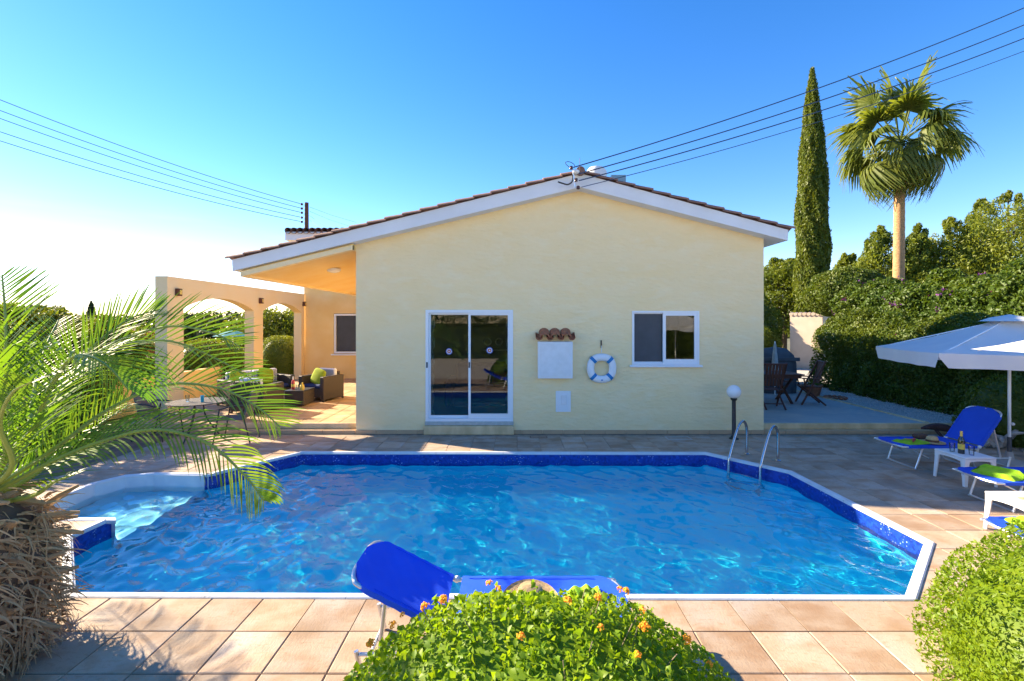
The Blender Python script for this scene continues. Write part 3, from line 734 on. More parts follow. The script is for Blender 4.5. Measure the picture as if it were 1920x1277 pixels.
w2 = MB(); frame(w2, -6.36, -5.02, 1.04, 2.43, 16.70, 16.82, .06); w2 = w2.build('window', M['alu'], house)
MB().box(-6.30, -5.08, 16.77, 16.79, 1.10, 2.37).build('insect_screen', M['screen'], w2)
MB().bbox(-6.45, -4.93, 16.62, 16.70, .97, 1.02, .008).build('sill', M['alu'], w2)
# skirting tiles at the wall foot
x = X0 + .003
while x < X1 - .02:
    xe = min(x + .394, X1)
    if not (xe > dX0 - .02 and x < dX1 + .02): MB().bbox(x, xe, WY - .028, WY - .002, -.004, .072, .004).build('skirting_tile', M['skirt'], house)
    elif x < dX0 - .06: MB().bbox(x, dX0 - .023, WY - .028, WY - .002, -.004, .072, .004).build('skirting_tile', M['skirt'], house)
    elif xe > dX1 + .06: MB().bbox(dX1 + .023, xe, WY - .028, WY - .002, -.004, .072, .004).build('skirting_tile', M['skirt'], house)
    x += .4

# things in the room behind the glass door
def lace(x0, side, label):
    b = MB(); v = []; f = []; n = 40
    for i in range(n + 1):
        z = .18 + (dZ1 - .10 - .18) * i / n; wv = .06 + .018 * math.sin(i * .9) + .010 * math.sin(i * 2.3)
        for j in range(5): v.append((x0 + side * wv * j / 4, 9.45 + .02 * math.sin(j * 2.4 + i * .1), z))
    for i in range(n):
        for j in range(4): a = i * 5 + j; f.append((a, a + 1, a + 6, a + 5))
    b.add(v, f); tag(b.build('curtain', M['lace']), label, 'curtain')
lace(dX0 + .05, 1, 'lace curtain edge hanging inside the left side of the glass door')
lace(dX1 - .07, -1, 'lace curtain edge hanging inside the right side of the glass door')
so = thing('sofa', 'dark indigo sofa seen through the glass door', 'sofa', (-.9, 11.2, .16))
MB().bbox(-1.45, .2, 10.9, 11.9, .2, .62, .05).build('seat', M['sofain'], so); MB().bbox(-1.45, .2, 11.6, 11.95, .5, 1.15, .07).build('backrest', M['sofain'], so)
MB().bbox(-1.62, -1.45, 10.9, 11.9, .2, .82, .05).build('armrest', M['sofain'], so)
tag(MB().bbox(-.55, -.15, 11.35, 11.55, .62, .95, .06).build('cushion', M['redcloth']), 'red patterned cushion on the indoor sofa', 'cushion')
cab = thing('wall_shelf', 'white indoor shelf with plates seen through the right hand door pane', 'shelf', (-.4, 12.8, 1.0))
MB().box(-.85, .1, 12.7, 12.95, 1.38, 1.41).build('board', M['plate'], cab)
for k, xx in enumerate((-.72, -.42, -.1)): MB().torus((xx, 12.72, 1.62), .09, .02, 20, 8).build('plate', M['plate'], cab)
def sticker(px, py, y, label):
    c = P(px, py, y); s_ = thing('door_sticker', label, 'sticker', c, 'round stickers on the sliding door')
    for r0, r1, mm in ((.050, .062, 'blueprint'), (.036, .048, 'plate'), (.016, .034, 'redprint'), (0, .014, 'plate')):
        v = []; f = []
        for k in range(24):
            a = k / 24 * 2 * math.pi; v += [(c.x + r0 * math.cos(a), y, c.z + r0 * math.sin(a)), (c.x + r1 * math.cos(a), y, c.z + r1 * math.sin(a))]
        for k in range(24): a = 2 * k; b = 2 * ((k + 1) % 24); f.append((a, a + 1, b + 1, b))
        MB().add(v, f).build('printed_ring', M[mm], s_)
sticker(842, 659, WY + .064, 'round blue and red sticker on the left door pane')
sticker(918, 657, WY + .018, 'round blue and red sticker on the right door pane')

# meter box, panel, lifebuoy, hook
mbx = thing('meter_box', 'white meter box under a small clay tile canopy on the house wall', 'meter box', (Xw(1040), WY, Zw(672)))
MB().bbox(Xw(1008), Xw(1072), WY - .16, WY - .003, Zw(708), Zw(640), .008).build('cabinet', M['buoy'], mbx)
MB().box(Xw(1012), Xw(1068), WY - .170, WY - .163, Zw(704), Zw(643)).build('cabinet_door', M['plastic'], mbx)
for k in range(3):
    xc = Xw(1020 + 20 * k); b = MB(); v = []; f = []; seg = 8
    for e, (yy, zz) in enumerate(((WY - .003, 1.965), (WY - .23, 1.86))):
        for s_ in range(seg + 1):
            a = math.pi * s_ / seg
            for rr0 in (.078, .062): v.append((xc + rr0 * 1.25 * math.cos(a) * 1.0, yy, zz + rr0 * math.sin(a) * .95))
    for s_ in range(seg):
        a = 2 * s_; o2 = 2 * (seg + 1); f += [(a, a + 2, o2 + a + 2, o2 + a), (a + 1, o2 + a + 1, o2 + a + 3, a + 3), (o2 + a, o2 + a + 2, o2 + a + 3, o2 + a + 1), (a, a + 1, a + 3, a + 2)]
    b.add(v, f).build('roof_tile', M['clay'], mbx, True)
for k in range(4):
    xc = Xw(1010 + 20 * k); b = MB(); v = []; f = []; seg = 6
    for (yy, zz) in ((WY - .003, 1.915), (WY - .21, 1.81)):
        for s_ in range(seg + 1):
            a = math.pi + math.pi * s_ / seg
            for rr0 in (.055, .040): v.append((xc + rr0 * 1.2 * math.cos(a), yy, zz + .05 + rr0 * math.sin(a)))
    for s_ in range(seg):
        a = 2 * s_; o2 = 2 * (seg + 1); f += [(a, a + 2, o2 + a + 2, o2 + a), (a + 1, o2 + a + 1, o2 + a + 3, a + 3), (o2 + a, o2 + a + 2, o2 + a + 3, o2 + a + 1)]
    b.add(v, f).build('gutter_tile', M['clay'], mbx, True)
pn = thing('wall_panel', 'small white flush socket panel below the meter box', 'panel', (Xw(1056), WY, Zw(752)))
MB().bbox(Xw(1042), Xw(1070), WY - .02, WY - .002, Zw(772), Zw(733), .004).build('cover_plate', M['buoy'], pn)
MB().bbox(Xw(1052), Xw(1062), WY - .035, WY - .021, Zw(758), Zw(740), .004).build('flap', M['plastic'], pn)
lb = thing('lifebuoy', 'white ring lifebuoy with four blue bands hanging on the house wall', 'lifebuoy', (1.665, WY, 1.267))
c = Vector((Xw(1127), WY - .055, Zw(690)))
MB().torus(c, .218, .072, 56, 14, 'y', .05, .7).build('ring', M['buoy'], lb, True)
for k in range(4):
    a = math.pi / 4 + k * math.pi / 2; kk = 1 + .05 * .5; u = Vector((math.cos(a), 0, math.sin(a))); tt = Vector((-math.sin(a), 0, math.cos(a))); b = MB(); v = []; f = []
    for e in (-.030, .030):
        for j in range(14):
            bb = 2 * math.pi * j / 14; rr0 = .218 * kk + .0755 * math.cos(bb); p = c + u * rr0 + tt * e + Vector((0, .0755 * .72 * math.sin(bb), 0)); v.append(p)
    for j in range(14): j2 = (j + 1) % 14; f.append((j, j2, 14 + j2, 14 + j))
    b.add(v, f).build('blue_band', M['buoyblue'], lb, True)
MB().sphere((c.x, c.y - .05, c.z - .222), .016, 8, 6).build('emblem_dot', M['buoyblue'], lb)
hk = thing('wall_hook', 'small dark hook on the wall above the lifebuoy', 'hook', (c.x, WY, Zw(645)))
MB().bbox(c.x - .01, c.x + .01, WY - .03, WY - .001, Zw(652), Zw(638), .004).build('plate', M['black'], hk); MB().tube([(c.x, WY - .03, Zw(648)), (c.x, WY - .05, Zw(652)), (c.x, WY - .05, Zw(661))], .006, 6).build('cord', M['buoy'], hk)
# floor drains
for px, py, lb_ in ((1010, 820, 'small metal drain frame in the paving below the meter box'), (1272, 822, 'square tiled inspection cover in the paving near the lamp post')):
    x_, y_ = G(px, py); d = thing('drain_cover', lb_, 'drain cover', (x_, y_, 0)); b = MB(); w_ = .16 if px < 1100 else .22; d_ = .06 if px < 1100 else .12
    b.box(x_ - w_, x_ + w_, y_ - d_, y_ - d_ + .012, .002, .008); b.box(x_ - w_, x_ + w_, y_ + d_ - .012, y_ + d_, .002, .008); b.box(x_ - w_, x_ - w_ + .012, y_ - d_ + .012, y_ + d_ - .012, .002, .008); b.box(x_ + w_ - .012, x_ + w_, y_ - d_ + .012, y_ + d_ - .012, .002, .008)
    b.build('rim', M['marble'] if px > 1100 else M['brownlamp'], d); MB().box(x_ - w_ + .015, x_ + w_ - .015, y_ - d_ + .015, y_ + d_ - .015, .001, .0055).build('lid', M['tile'], d)

# ------------------------------------------------------------------ pergola arcade
pg = thing('pergola_wall', 'free standing cream arcade wall with two arches beside the porch', 'arcade', (-7.5, 10.1, 0))
PX0, PX1 = -7.66, -7.40; TOPZ = 3.13
def arch_profile(y0, y1, n=16):
    pts = []; h = .27; cx = (y0 + y1) / 2; a = (y1 - y0) / 2; r_ = (a * a + h * h) / (2 * h); zc = 2.47 + h - r_
    for i in range(n + 1):
        y = y0 + (y1 - y0) * i / n; pts.append((y, zc + math.sqrt(max(0, r_ * r_ - (y - cx) ** 2))))
    return pts
b = MB()
for y0, y1 in ((10.6, 13.45), (13.94, 16.45)):
    pr = arch_profile(y0, y1)
    for i in range(len(pr) - 1):
        b.prism([pr[i], pr[i + 1], (pr[i + 1][0], TOPZ), (pr[i][0], TOPZ)], 'x', PX0, PX1)
b.build('arch_beam', M['arcade'], pg)
for y0, y1 in ((10.1, 10.6), (13.45, 13.94), (16.45, 16.70)):
    MB().box(PX0, PX1, y0, y1, 0, TOPZ).build('pillar', M['arcade'], pg)
for (px, py, Y, lb_) in ((331, 548, 10.38, 'nearest rust brown wall lamp on the arcade'), (487, 564, 13.76, 'middle rust brown wall lamp on the pillar between both arches'), (575, 570, 16.58, 'farthest rust brown wall lamp on the arcade beside the porch back wall')):
    z = H - (py - HY) / F * Y; l = thing('wall_lamp', lb_, 'wall lamp', (PX1, Y, z), 'wall lamps on the arcade')
    MB().bbox(PX1, PX1 + .09, Y - .06, Y + .06, z - .08, z + .08, .01).build('housing', M['brownlamp'], l); MB().bbox(PX1 + .091, PX1 + .10, Y - .035, Y + .035, z - .05, z + .05, .003).build('glass', M['gold'], l)
cl = P(632, 511, 10.3); l = thing('ceiling_lamp', 'round white ceiling lamp under the porch roof', 'lamp', (cl.x, 10.6, 3.33))
xc = -3.95; zc = 3.02 + (xc + 5.13) * .2415; yc = 10.35
MB().lathe([(.15, 0), (.15, -.03), (.12, -.07), (.05, -.09), (0.0001, -.095)], (xc, yc, zc + .01), 20).build('shade', M['globe'], l, True)
# low garden walls
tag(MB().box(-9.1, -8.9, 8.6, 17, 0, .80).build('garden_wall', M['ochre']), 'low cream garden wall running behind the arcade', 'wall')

# ------------------------------------------------------------------ ladder, lamp post
ld = thing('pool_ladder', 'curved stainless steel pool ladder at the back right corner of the pool', 'ladder', (3.6, 7.3, 0))
nr = Vector((.80, .60, 0)).normalized()
for (cx, cy) in ((3.40, 7.43), (3.70, 7.06)):
    c0 = Vector((cx, cy, 0)); pts = [c0 + nr * .47 + Vector((0, 0, 0)), c0 + nr * .47 + Vector((0, 0, .38)), c0 + nr * .43 + Vector((0, 0, .50)), c0 + nr * .35 + Vector((0, 0, .555)), c0 + nr * .24 + Vector((0, 0, .52)), c0 + nr * .12 + Vector((0, 0, .37)), c0 + nr * -.04 + Vector((0, 0, .10)), c0 + nr * -.09 + Vector((0, 0, -.10)), c0 + nr * -.10 + Vector((0, 0, -1.0))]
    MB().tube(bez(pts, 40), .021, 10).build('handrail', M['steel'], ld, True)
    MB().lathe([(.045, 0.003), (.045, .015), (.024, .03)], tuple(c0 + nr * .47), 14).build('floor_flange', M['steel'], ld, True)
for z in (-.20, -.45, -.72):
    a = Vector((3.40, 7.43, z)) - nr * .10; b_ = Vector((3.70, 7.06, z)) - nr * .10; MB().tube([a, b_], .022, 8).build('rung', M['steel'], ld, True)
lx, ly = G(1376, 823); lp = thing('garden_lamp', 'white globe lamp on a black post by the right end of the house wall', 'lamp', (lx, ly, 0))
MB().lathe([(.085, 0), (.085, .012), (.055, .03), (.036, .07), (.034, .70), (.055, .72), (.06, .745), (.05, .75)], (lx, ly, .001), 16).build('post', M['black'], lp, True)
MB().sphere((lx, ly, .868), .125, 24, 16).build('globe', M['globe'], lp, True)

# ------------------------------------------------------------------ sun loungers
def make_lounger(m, ang, back=.64, seat=1.12):
    r = thing('sun_lounger', 'x', 'sun lounger')
    hw = .27; zs = .33; ca, sa = math.cos(R(ang)), math.sin(R(ang))
    fr = MB()
    for s_ in (-1, 1):
        pass
    def rr(path): fr.tube(path, .014, 8)
    foot = bez([(seat, -hw, zs), (.12, -hw, zs), (.03, -hw + .03, zs), (0, -hw + .12, zs), (0, 0, zs), (0, hw - .12, zs), (.03, hw - .03, zs), (.12, hw, zs), (seat, hw, zs)], 50)
    rr(foot); fr.build('seat_frame', M['alumatt'], r, True)
    B = lambda u, y, o=0: (seat + .02 + u * ca - o * sa, y, zs + u * sa + o * ca)
    fb = MB(); fb.tube(bez([B(0, -hw), B(back - .12, -hw), B(back - .03, -hw + .03), B(back, -hw + .12), B(back, 0), B(back, hw - .12), B(back - .03, hw - .03), B(back - .12, hw), B(0, hw)], 50), .014, 8); fb.build('back_frame', M['alumatt'], r, True)
    def sling(name, fn, u0, u1, cut0=0, cut1=0):
        nu, nv = 36, 16; v = []; f = []
        for side in (0, 1):
            for i in range(nu + 1):
                u = u0 + (u1 - u0) * i / nu
                for j in range(nv + 1):
                    t = -1 + 2 * j / nv; ww = hw + .018
                    for cu, ct in ((u0, cut0), (u1, cut1)):
                        if ct: d = abs(u - cu); ww = min(ww, hw + .018 - max(0, .13 - d) ** 2 * 11.0)
                    y = t * ww; sag = -.018 * (1 - t * t) * math.sin(math.pi * min(1, max(0, i / nu))) + (.018 if abs(t) > .95 else .016)
                    sag += .0028 * math.sin(u * 23 + t * 5 + 2 * math.sin(t * 3 + u * 7)) * (1 - t * t) + .0016 * math.sin(u * 61 + t * 13)
                    p = fn(u, y, sag - side * .004 - (.03 if abs(t) > .99 else 0) * side); v.append(p)
        n1 = (nu + 1) * (nv + 1)
        for i in range(nu):
            for j in range(nv):
                a = i * (nv + 1) + j; f.append((a, a + nv + 1, a + nv + 2, a + 1)); f.append((n1 + a, n1 + a + 1, n1 + a + nv + 2, n1 + a + nv + 1))
        for i in range(nu):
            for j in (0, nv): a = i * (nv + 1) + j; f.append((a, a + nv + 1, n1 + a + nv + 1, n1 + a))
        return MB().add(v, f).build(name, m, r, True)
    sling('seat_sling', lambda u, y, o: (u, y, zs + o), -.014, seat - .03, 1, 0)
    sling('back_sling', B, .02, back + .014, 0, 1)
    for x0, lean in ((.32, -.10), (seat - .16, .12)):
        lg = MB(); lg.tube(bez([(x0, -hw + .015, zs - .01), (x0 + lean, -hw + .015, .03), (x0 + lean * 1.1, -hw + .05, .014), (x0 + lean * 1.1, hw - .05, .014), (x0 + lean, hw - .015, .03), (x0, hw - .015, zs - .01)], 36), .013, 8); lg.build('leg', M['alumatt'], r, True)
    for s_ in (-1, 1):
        MB().tube([(x_, s_ * (hw - .03), z_) for x_, z_ in ((.12, zs - .02), (.42, zs - .17))], .009, 6).build('brace', M['alumatt'], r)
        MB().sphere((seat + .01, s_ * (hw + .005), zs + .002), .024, 10, 8).build('hinge', M['plastic'], r, True)
    e = B(back * .62, 0); sp = MB(); sp.tube(bez([(e[0], -hw + .02, e[2] - .01), (e[0] + .02, -hw + .02, .10), (seat + back * ca * .95, -hw + .02, .10), (seat + back * ca * .95, hw - .02, .10), (e[0] + .02, hw - .02, .10), (e[0], hw - .02, e[2] - .01)], 6), .012, 8, ); 
    # back stay: two struts and a foot bar
    sp = MB(); bx = e[0] + .02 if ang > 40 else e[0] - .06
    for s_ in (-1, 1):
        sp.tube([(e[0], s_ * (hw - .03), e[2] - .005), (bx + .10, s_ * (hw - .03), .16)], .014, 8); sp.tube([(seat - .14, s_ * (hw - .03), .16), (bx + .22, s_ * (hw - .03), .16)], .012, 8)
        sp.tube([(bx + .24, s_ * (hw - .03), .18), (bx + .20, s_ * (hw - .03), .012)], .015, 8)
    sp.tube([(bx + .205, -hw + .03, .04), (bx + .205, hw - .03, .04)], .012, 8)
    sp.build('back_stay', M['alumatt'], r, True)
    for y_ in (-hw + .012, hw - .012):
        MB().tube([(u_, y_, zs + .0185) for u_ in (.16, .5, .8, seat - .08)], .0022, 5).build('seam', m, r); MB().tube([B(u_, y_, .0185) for u_ in (.06, .3, back - .16)], .0022, 5).build('seam', m, r)
    return r
LG = 'blue sling sun loungers round the pool'
Lf = make_lounger(M['sling'], 27); Lf.location = (.72, 3.09, 0); Lf.rotation_euler = (0, 0, math.pi)
tag(Lf, 'bright blue sun lounger behind the flowering bush with its backrest low', None, LG)
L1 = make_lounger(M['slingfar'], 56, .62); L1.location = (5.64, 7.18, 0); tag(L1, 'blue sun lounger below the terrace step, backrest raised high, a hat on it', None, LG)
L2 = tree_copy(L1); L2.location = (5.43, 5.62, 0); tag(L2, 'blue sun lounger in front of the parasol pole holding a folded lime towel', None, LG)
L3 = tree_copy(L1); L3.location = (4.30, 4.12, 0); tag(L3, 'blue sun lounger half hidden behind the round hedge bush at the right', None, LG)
L4 = tree_copy(Lf); L4.location = (9.1, -3.2, 0); L4.rotation_euler = (0, 0, .3); tag(L4, 'blue sun lounger in the yard behind the camera', None, LG)

# towels, hats, glasses
def towel(c, w_, d_, rot, h, label, roll=False):
    b = MB(); v = []; f = []; nu, nv = 14, 8; rr0 = random.Random(int(c[0] * 100))
    for i in range(nu + 1):
        for j in range(nv + 1):
            a, t = i / nu * 2 - 1, j / nv * 2 - 1
            z = h * (1 - max(abs(a), abs(t)) ** 8) * (1 + .12 * math.sin(5 * a + 2 * t)) + (.012 * math.sin(9 * a) if not roll else 0)
            if roll: z += .05 * math.exp(-((a - .8) / .2) ** 2)
            v.append((a * w_ / 2 * (1 + .05 * math.sin(3 * t)), t * d_ / 2, max(z, 0)))
    for i in range(nu):
        for j in range(nv): a = i * (nv + 1) + j; f.append((a, a + nv + 1, a + nv + 2, a + 1))
    f.append(tuple(i * (nv + 1) for i in range(nu + 1))); f.append(tuple(i * (nv + 1) + nv for i in range(nu, -1, -1)))
    b.add(v, f); b.xf(Matrix.Translation(c) @ Matrix.Rotation(rot, 4, 'Z')); tag(b.build('towel', M['towel'], None, True), label, 'towel', 'lime green towels on the loungers')
towel((5.98, 7.16, .338), .42, .30, .15, .022, 'flat lime towel on the lounger below the terrace step')
towel((5.72, 5.62, .338), .26, .42, .35, .05, 'folded lime towel on the lounger in front of the parasol pole', True)
towel((4.62, 4.18, .338), .26, .40, .1, .04, 'lime towel on the lounger half hidden by the round hedge bush')
towel((.47, 3.08, .335), .22, .30, .05, .05, 'folded lime towel on the lounger behind the flowering bush')
def hat(c, s, tilt, label, band=True):
    h_ = thing('sun_hat', label, 'hat', c); mt = Matrix.Translation(c) @ Matrix.Rotation(tilt, 4, 'X')
    MB().lathe([(.0001, .115 * s), (.05 * s, .113 * s), (.075 * s, .10 * s), (.088 * s, .06 * s), (.094 * s, .015 * s), (.12 * s, .008 * s), (.17 * s, .003), (.185 * s, .012), (.184 * s, .006), (.12 * s, 0), (.094 * s, 0)], seg=28).xf(mt).build('crown', M['straw'], h_, True)
    if band: MB().lathe([(.0945 * s, .018 * s), (.091 * s, .055 * s)], seg=28).xf(mt).build('hat_band', M['felt'], h_, True)
hat((6.27, 7.12, .345), .85, 0, 'straw hat with dark band resting on the far blue lounger')
hat((.10, 3.05, .345), 1.05, .25, 'wide straw hat on the lounger behind the flowering bush', False)
tag(MB().bbox(6.22, 6.40, 7.30, 7.44, .346, .41, .02).build('bag', M['felt']), 'small dark brown bag beside the straw hat on the far lounger', 'bag')
def shades(c, rot, label, m):
    g0 = thing('sunglasses', label, 'sunglasses', c, 'pairs of sunglasses'); mt = Matrix.Translation(c) @ Matrix.Rotation(rot, 4, 'Z')
    for s_ in (-1, 1):
        MB().torus((s_ * .034, 0, .022), .024, .005, 16, 6).xf(mt).build('rim', m, g0, True); MB().tube([(s_ * .06, 0, .03), (s_ * .062, .12, .012)], .003, 5).xf(mt).build('temple', m, g0)
        MB().lathe([(.0001, .001), (.022, 0)], seg=14).xf(mt @ Matrix.Translation((s_ * .034, 0, .022)) @ Matrix.Rotation(R(90), 4, 'X')).build('lens', M['black'], g0)
    MB().tube([(-.012, 0, .026), (.012, 0, .026)], .003, 5).xf(mt).build('bridge', m, g0)
shades((5.98, 7.1, .364), .6, 'dark red sunglasses lying on the flat lime towel', M['redprint'])
shades((5.22, 4.72, .395), -.4, 'blue sunglasses lying on the white table near the round hedge bush', M['blueprint'])

# ------------------------------------------------------------------ white plastic tables with things on them
def table(x0, x1, y0, y1, h, label):
    r = thing('side_table', label, 'table', ((x0 + x1) / 2, (y0 + y1) / 2, 0), 'white plastic side tables')
    MB().bbox(x0, x1, y0, y1, h - .022, h, .008).build('tabletop', M['plastic'], r)
    ap = MB(); t = .012; n = 8
    def apron(a, b_):
        a, b_ = Vector(a), Vector(b_); d = (b_ - a); L_ = d.length; d.normalize(); nn = Vector((-d.y, d.x)) * t
        for i in range(n):
            u0, u1 = i / n, (i + 1) / n; z0 = h - .095 + .045 * math.sin(math.pi * u0) ** .5; z1 = h - .095 + .045 * math.sin(math.pi * u1) ** .5
            p, q_ = a + d * L_ * u0, a + d * L_ * u1
            ap.add([(p.x, p.y, z0), (q_.x, q_.y, z1), (q_.x, q_.y, h - .023), (p.x, p.y, h - .023), (p.x + nn.x, p.y + nn.y, z0), (q_.x + nn.x, q_.y + nn.y, z1), (q_.x + nn.x, q_.y + nn.y, h - .023), (p.x + nn.x, p.y + nn.y, h - .023)], [(0, 1, 2, 3), (7, 6, 5, 4), (0, 4, 5, 1)])
    e = .006; apron((x0 + e, y0 + e), (x1 - e, y0 + e)); apron((x1 - e, y0 + e), (x1 - e, y1 - e)); apron((x1 - e, y1 - e), (x0 + e, y1 - e)); apron((x0 + e, y1 - e), (x0 + e, y0 + e))
    ap.build('apron', M['plastic'], r)
    for sx_, sy_ in ((0, 0), (1, 0), (1, 1), (0, 1)):
        cx = x1 - e - .001 if sx_ else x0 + e + .001; cy = y1 - e - .001 if sy_ else y0 + e + .001; dx = -1 if sx_ else 1; dy = -1 if sy_ else 1; l = MB(); v = []
        for z, wd, o in ((0, .035, -.012), (h - .096, .058, 0), (h - .025, .066, 0)):
            ox, oy = cx + dx * o, cy + dy * o
            v += [(ox, oy, z), (ox + dx * wd, oy, z), (ox + dx * wd, oy + dy * .014, z), (ox + dx * .014, oy + dy * .014, z), (ox + dx * .014, oy + dy * wd, z), (ox, oy + dy * wd, z)]
        f = [tuple(range(6)), tuple(range(12, 18))]
        for s_ in range(2):
            for k in range(6): f.append((s_ * 6 + k, s_ * 6 + (k + 1) % 6, s_ * 6 + 6 + (k + 1) % 6, s_ * 6 + 6 + k))
        l.add(v, f).build('leg', M['plastic'], r)
    return r
table(5.87, 6.29, 6.18, 6.64, .385, 'white plastic side table holding the dark wine bottle')
table(4.91, 5.40, 4.47, 4.96, .390, 'white plastic side table holding blue sunglasses near the round hedge bush')
def bottle(c, s, label, m='bottle', foil='gold'):
    r = thing('bottle', label, 'bottle', c); cc = c
    MB().lathe([(.034 * s, 0), (.037 * s, .006), (.037 * s, .17 * s), (.030 * s, .20 * s), (.015 * s, .235 * s), (.014 * s, .26 * s)], cc, 18).build('glass_body', M[m], r, True)
    MB().lathe([(.0165 * s, .225 * s), (.0155 * s, .30 * s), (.0001, .301 * s)], cc, 14).build('foil', M[foil], r, True)
    MB().lathe([(.0378 * s, .06 * s), (.0378 * s, .13 * s)], cc, 18).build('label_band', M['label'], r, True)
bottle((6.01, 6.38, .386), 1.0, 'dark wine bottle with yellow label on the white side table')
def tumbler(c, label, m='clearglass', s=1.0, grp='glasses on the tables'):
    r = MB().lathe([(.026 * s, 0), (.034 * s, .12 * s), (.0315 * s, .12 * s), (.024 * s, .008)], c, 16).build('drinking_glass', M[m], None, True); tag(r, label, 'glass', grp)
tumbler((6.07, 6.30, .386), 'clear drinking glass on the right of the wine bottle'); tumbler((5.97, 6.47, .386), 'clear drinking glass on the left of the wine bottle')
tag(MB().bbox(5.03, 5.30, 4.55, 4.75, .391, .403, .003).build('book', M['straw']), 'tan book lying flat under the blue sunglasses', 'book')

# ------------------------------------------------------------------ parasols
def parasol(c, hx, hy, rot, ze, zp, valance, label, zb=0.0):
    r = thing('parasol', label, 'parasol', (c[0], c[1], zb), 'white square parasols'); mt = Matrix.Translation((c[0], c[1], 0)) @ Matrix.Rotation(rot, 4, 'Z')
    cor = [(-hx, -hy), (hx, -hy), (hx, hy), (-hx, hy)]; n = 12; mb_ = MB()
    for k in range(4):
        a, b_ = Vector((*cor[k], ze)), Vector((*cor[(k + 1) % 4], ze)); ap = Vector((0, 0, zp)); v = []; f = []
        for i in range(n + 1):
            t = i / n
            for j in range(n + 1):
                e = a.lerp(b_, j / n); s_ = .045 * math.sin(math.pi * j / n) * (1 - t) ** .6 * (1 if True else 0)
                e2 = e + Vector((0, 0, 0)) ; inward = -Vector((e.x, e.y, 0)).normalized() * .05 * math.sin(math.pi * j / n) * (1 - t)
                p = e2.lerp(ap, t); p.z -= .05 * math.sin(math.pi * t) + s_ * .5; v.append(p + inward)
        for i in range(n):
            for j in range(n): q_ = i * (n + 1) + j; f.append((q_, q_ + 1, q_ + n + 2, q_ + n + 1))
        mb_.add(v, f)
    mb_.xf(mt).build('canopy', M['canvas'], r, True)
    cap = MB().lathe([(.34, -.055), (.22, .0), (.10, .025), (.0001, .05)], seg=4 * 4); cap.v = [(x_ * 1.0, y_ * 1.0, z_ + .0) for x_, y_, z_ in cap.v]
    cap.xf(mt @ Matrix.Translation((0, 0, zp - .02))).build('vent_cap', M['canvas'], r, True)
    if valance:
        for k in range(4):
            a, b_ = Vector((*cor[k], 0)), Vector((*cor[(k + 1) % 4], 0)); v = []; f = []; n = 24
            for j in range(n + 1):
                t = j / n; e = a.lerp(b_, t) - Vector((a.lerp(b_, t).x, a.lerp(b_, t).y, 0)).normalized() * .05 * math.sin(math.pi * t)
                dd = min(t, 1 - t) * (b_ - a).length; L_ = valance * min(1, .25 + .75 * (dd / .06)) if dd < .06 else valance * (1 + .02 * math.sin(t * 21))
                o2 = Vector((e.x, e.y, 0)).normalized() * .012 * math.sin(t * 9)
                v += [(e.x, e.y, ze - .022 * math.sin(math.pi * t)), (e.x + o2.x, e.y + o2.y, ze - .022 * math.sin(math.pi * t) - L_)]
            for j in range(n): f.append((2 * j, 2 * j + 1, 2 * j + 3, 2 * j + 2))
            MB().add(v, f).xf(mt).build('valance', M['canvas'], r, True)
    for k in range(4):
        for fr_ in ((0,), ):
            MB().tube([(0, 0, zp - .04), (cor[k][0] * .97, cor[k][1] * .97, ze - .01)], .010, 6).xf(mt).build('rib', M['alu'], r)
            MB().tube([(0, 0, ze - .12), (cor[k][0] * .5, cor[k][1] * .5, (ze + zp) / 2 - .04)], .008, 6).xf(mt).build('strut', M['alu'], r)
    MB().tube([(0, 0, zb + .40), (0, 0, zp)], .020, 12).xf(mt).build('pole', M['alu'], r, True)
    MB().tube([(0, 0, zb + .02), (0, 0, zb + .42)], .027, 12).xf(mt).build('pole_sleeve', M['cover'], r, True)
    MB().lathe([(.24, zb + .0), (.24, zb + .05), (.06, zb + .09), (.04, zb + .2)], seg=20).xf(mt).build('base', M['concrete'], r, True)
    MB().sphere((.03, -.02, zb + .62), .025, 10, 8).xf(mt).build('knob', M['plastic'], r, True)
    return r
parasol((7.46, 7.15), 1.34, .98, -.29, 1.72, 2.24, .20, 'large white parasol with valance standing behind the loungers at the right edge')
parasol((6.40, 4.08), 1.30, 1.30, .26, 1.87, 2.42, 0, 'sunlit white parasol of which only the corner shows at the right edge')
parasol((7.5, -3.8), 1.5, 1.5, .2, 2.0, 2.6, .2, 'white parasol in the yard behind the camera, mirrored in the window')

# ------------------------------------------------------------------ hedges, bushes, trees
def bush(name, label, cat, c, rad, p, n, size, asp, m, amp=.07, fr=4, depth=.15, flat=.45, fold=.25, zmin=.02, seed=1, core=.86, group=None, tri=True, shoots=0):
    r = thing(name, label, cat, (c[0], c[1], zmin - .02), group); rs = np.random.RandomState(seed)
    Pt, Nn = blob_points(n, c, rad, p, rs, amp, fr, depth, zmin)
    if shoots:
        ii = rs.choice(len(Pt), shoots); ex = []; en = []
        for i in ii:
            d = Nn[i] + rs.normal(size=3) * .35 + np.array([0, 0, .3]); d /= np.linalg.norm(d); ln = rs.uniform(.02, .06)
            for q in range(9): ex.append(Pt[i] + d * (ln * (q + 1) / 9 + .01) + rs.normal(size=3) * size * .28); en.append(Nn[i])
        Pt = np.concatenate([Pt, ex]); Nn = np.concatenate([Nn, en])
    V, Q = leaves(Pt, Nn, size, asp, rs, flat, fold, .55)
    o = mesh_np('foliage', V, Q, m, r); o['kind'] = 'stuff'
    b = MB(); blob_core(b, c, rad, p, core, amp, fr, zmin); b.build('opaque_core', m, r, True)  # solid core added inside the leaves to block light
    return r
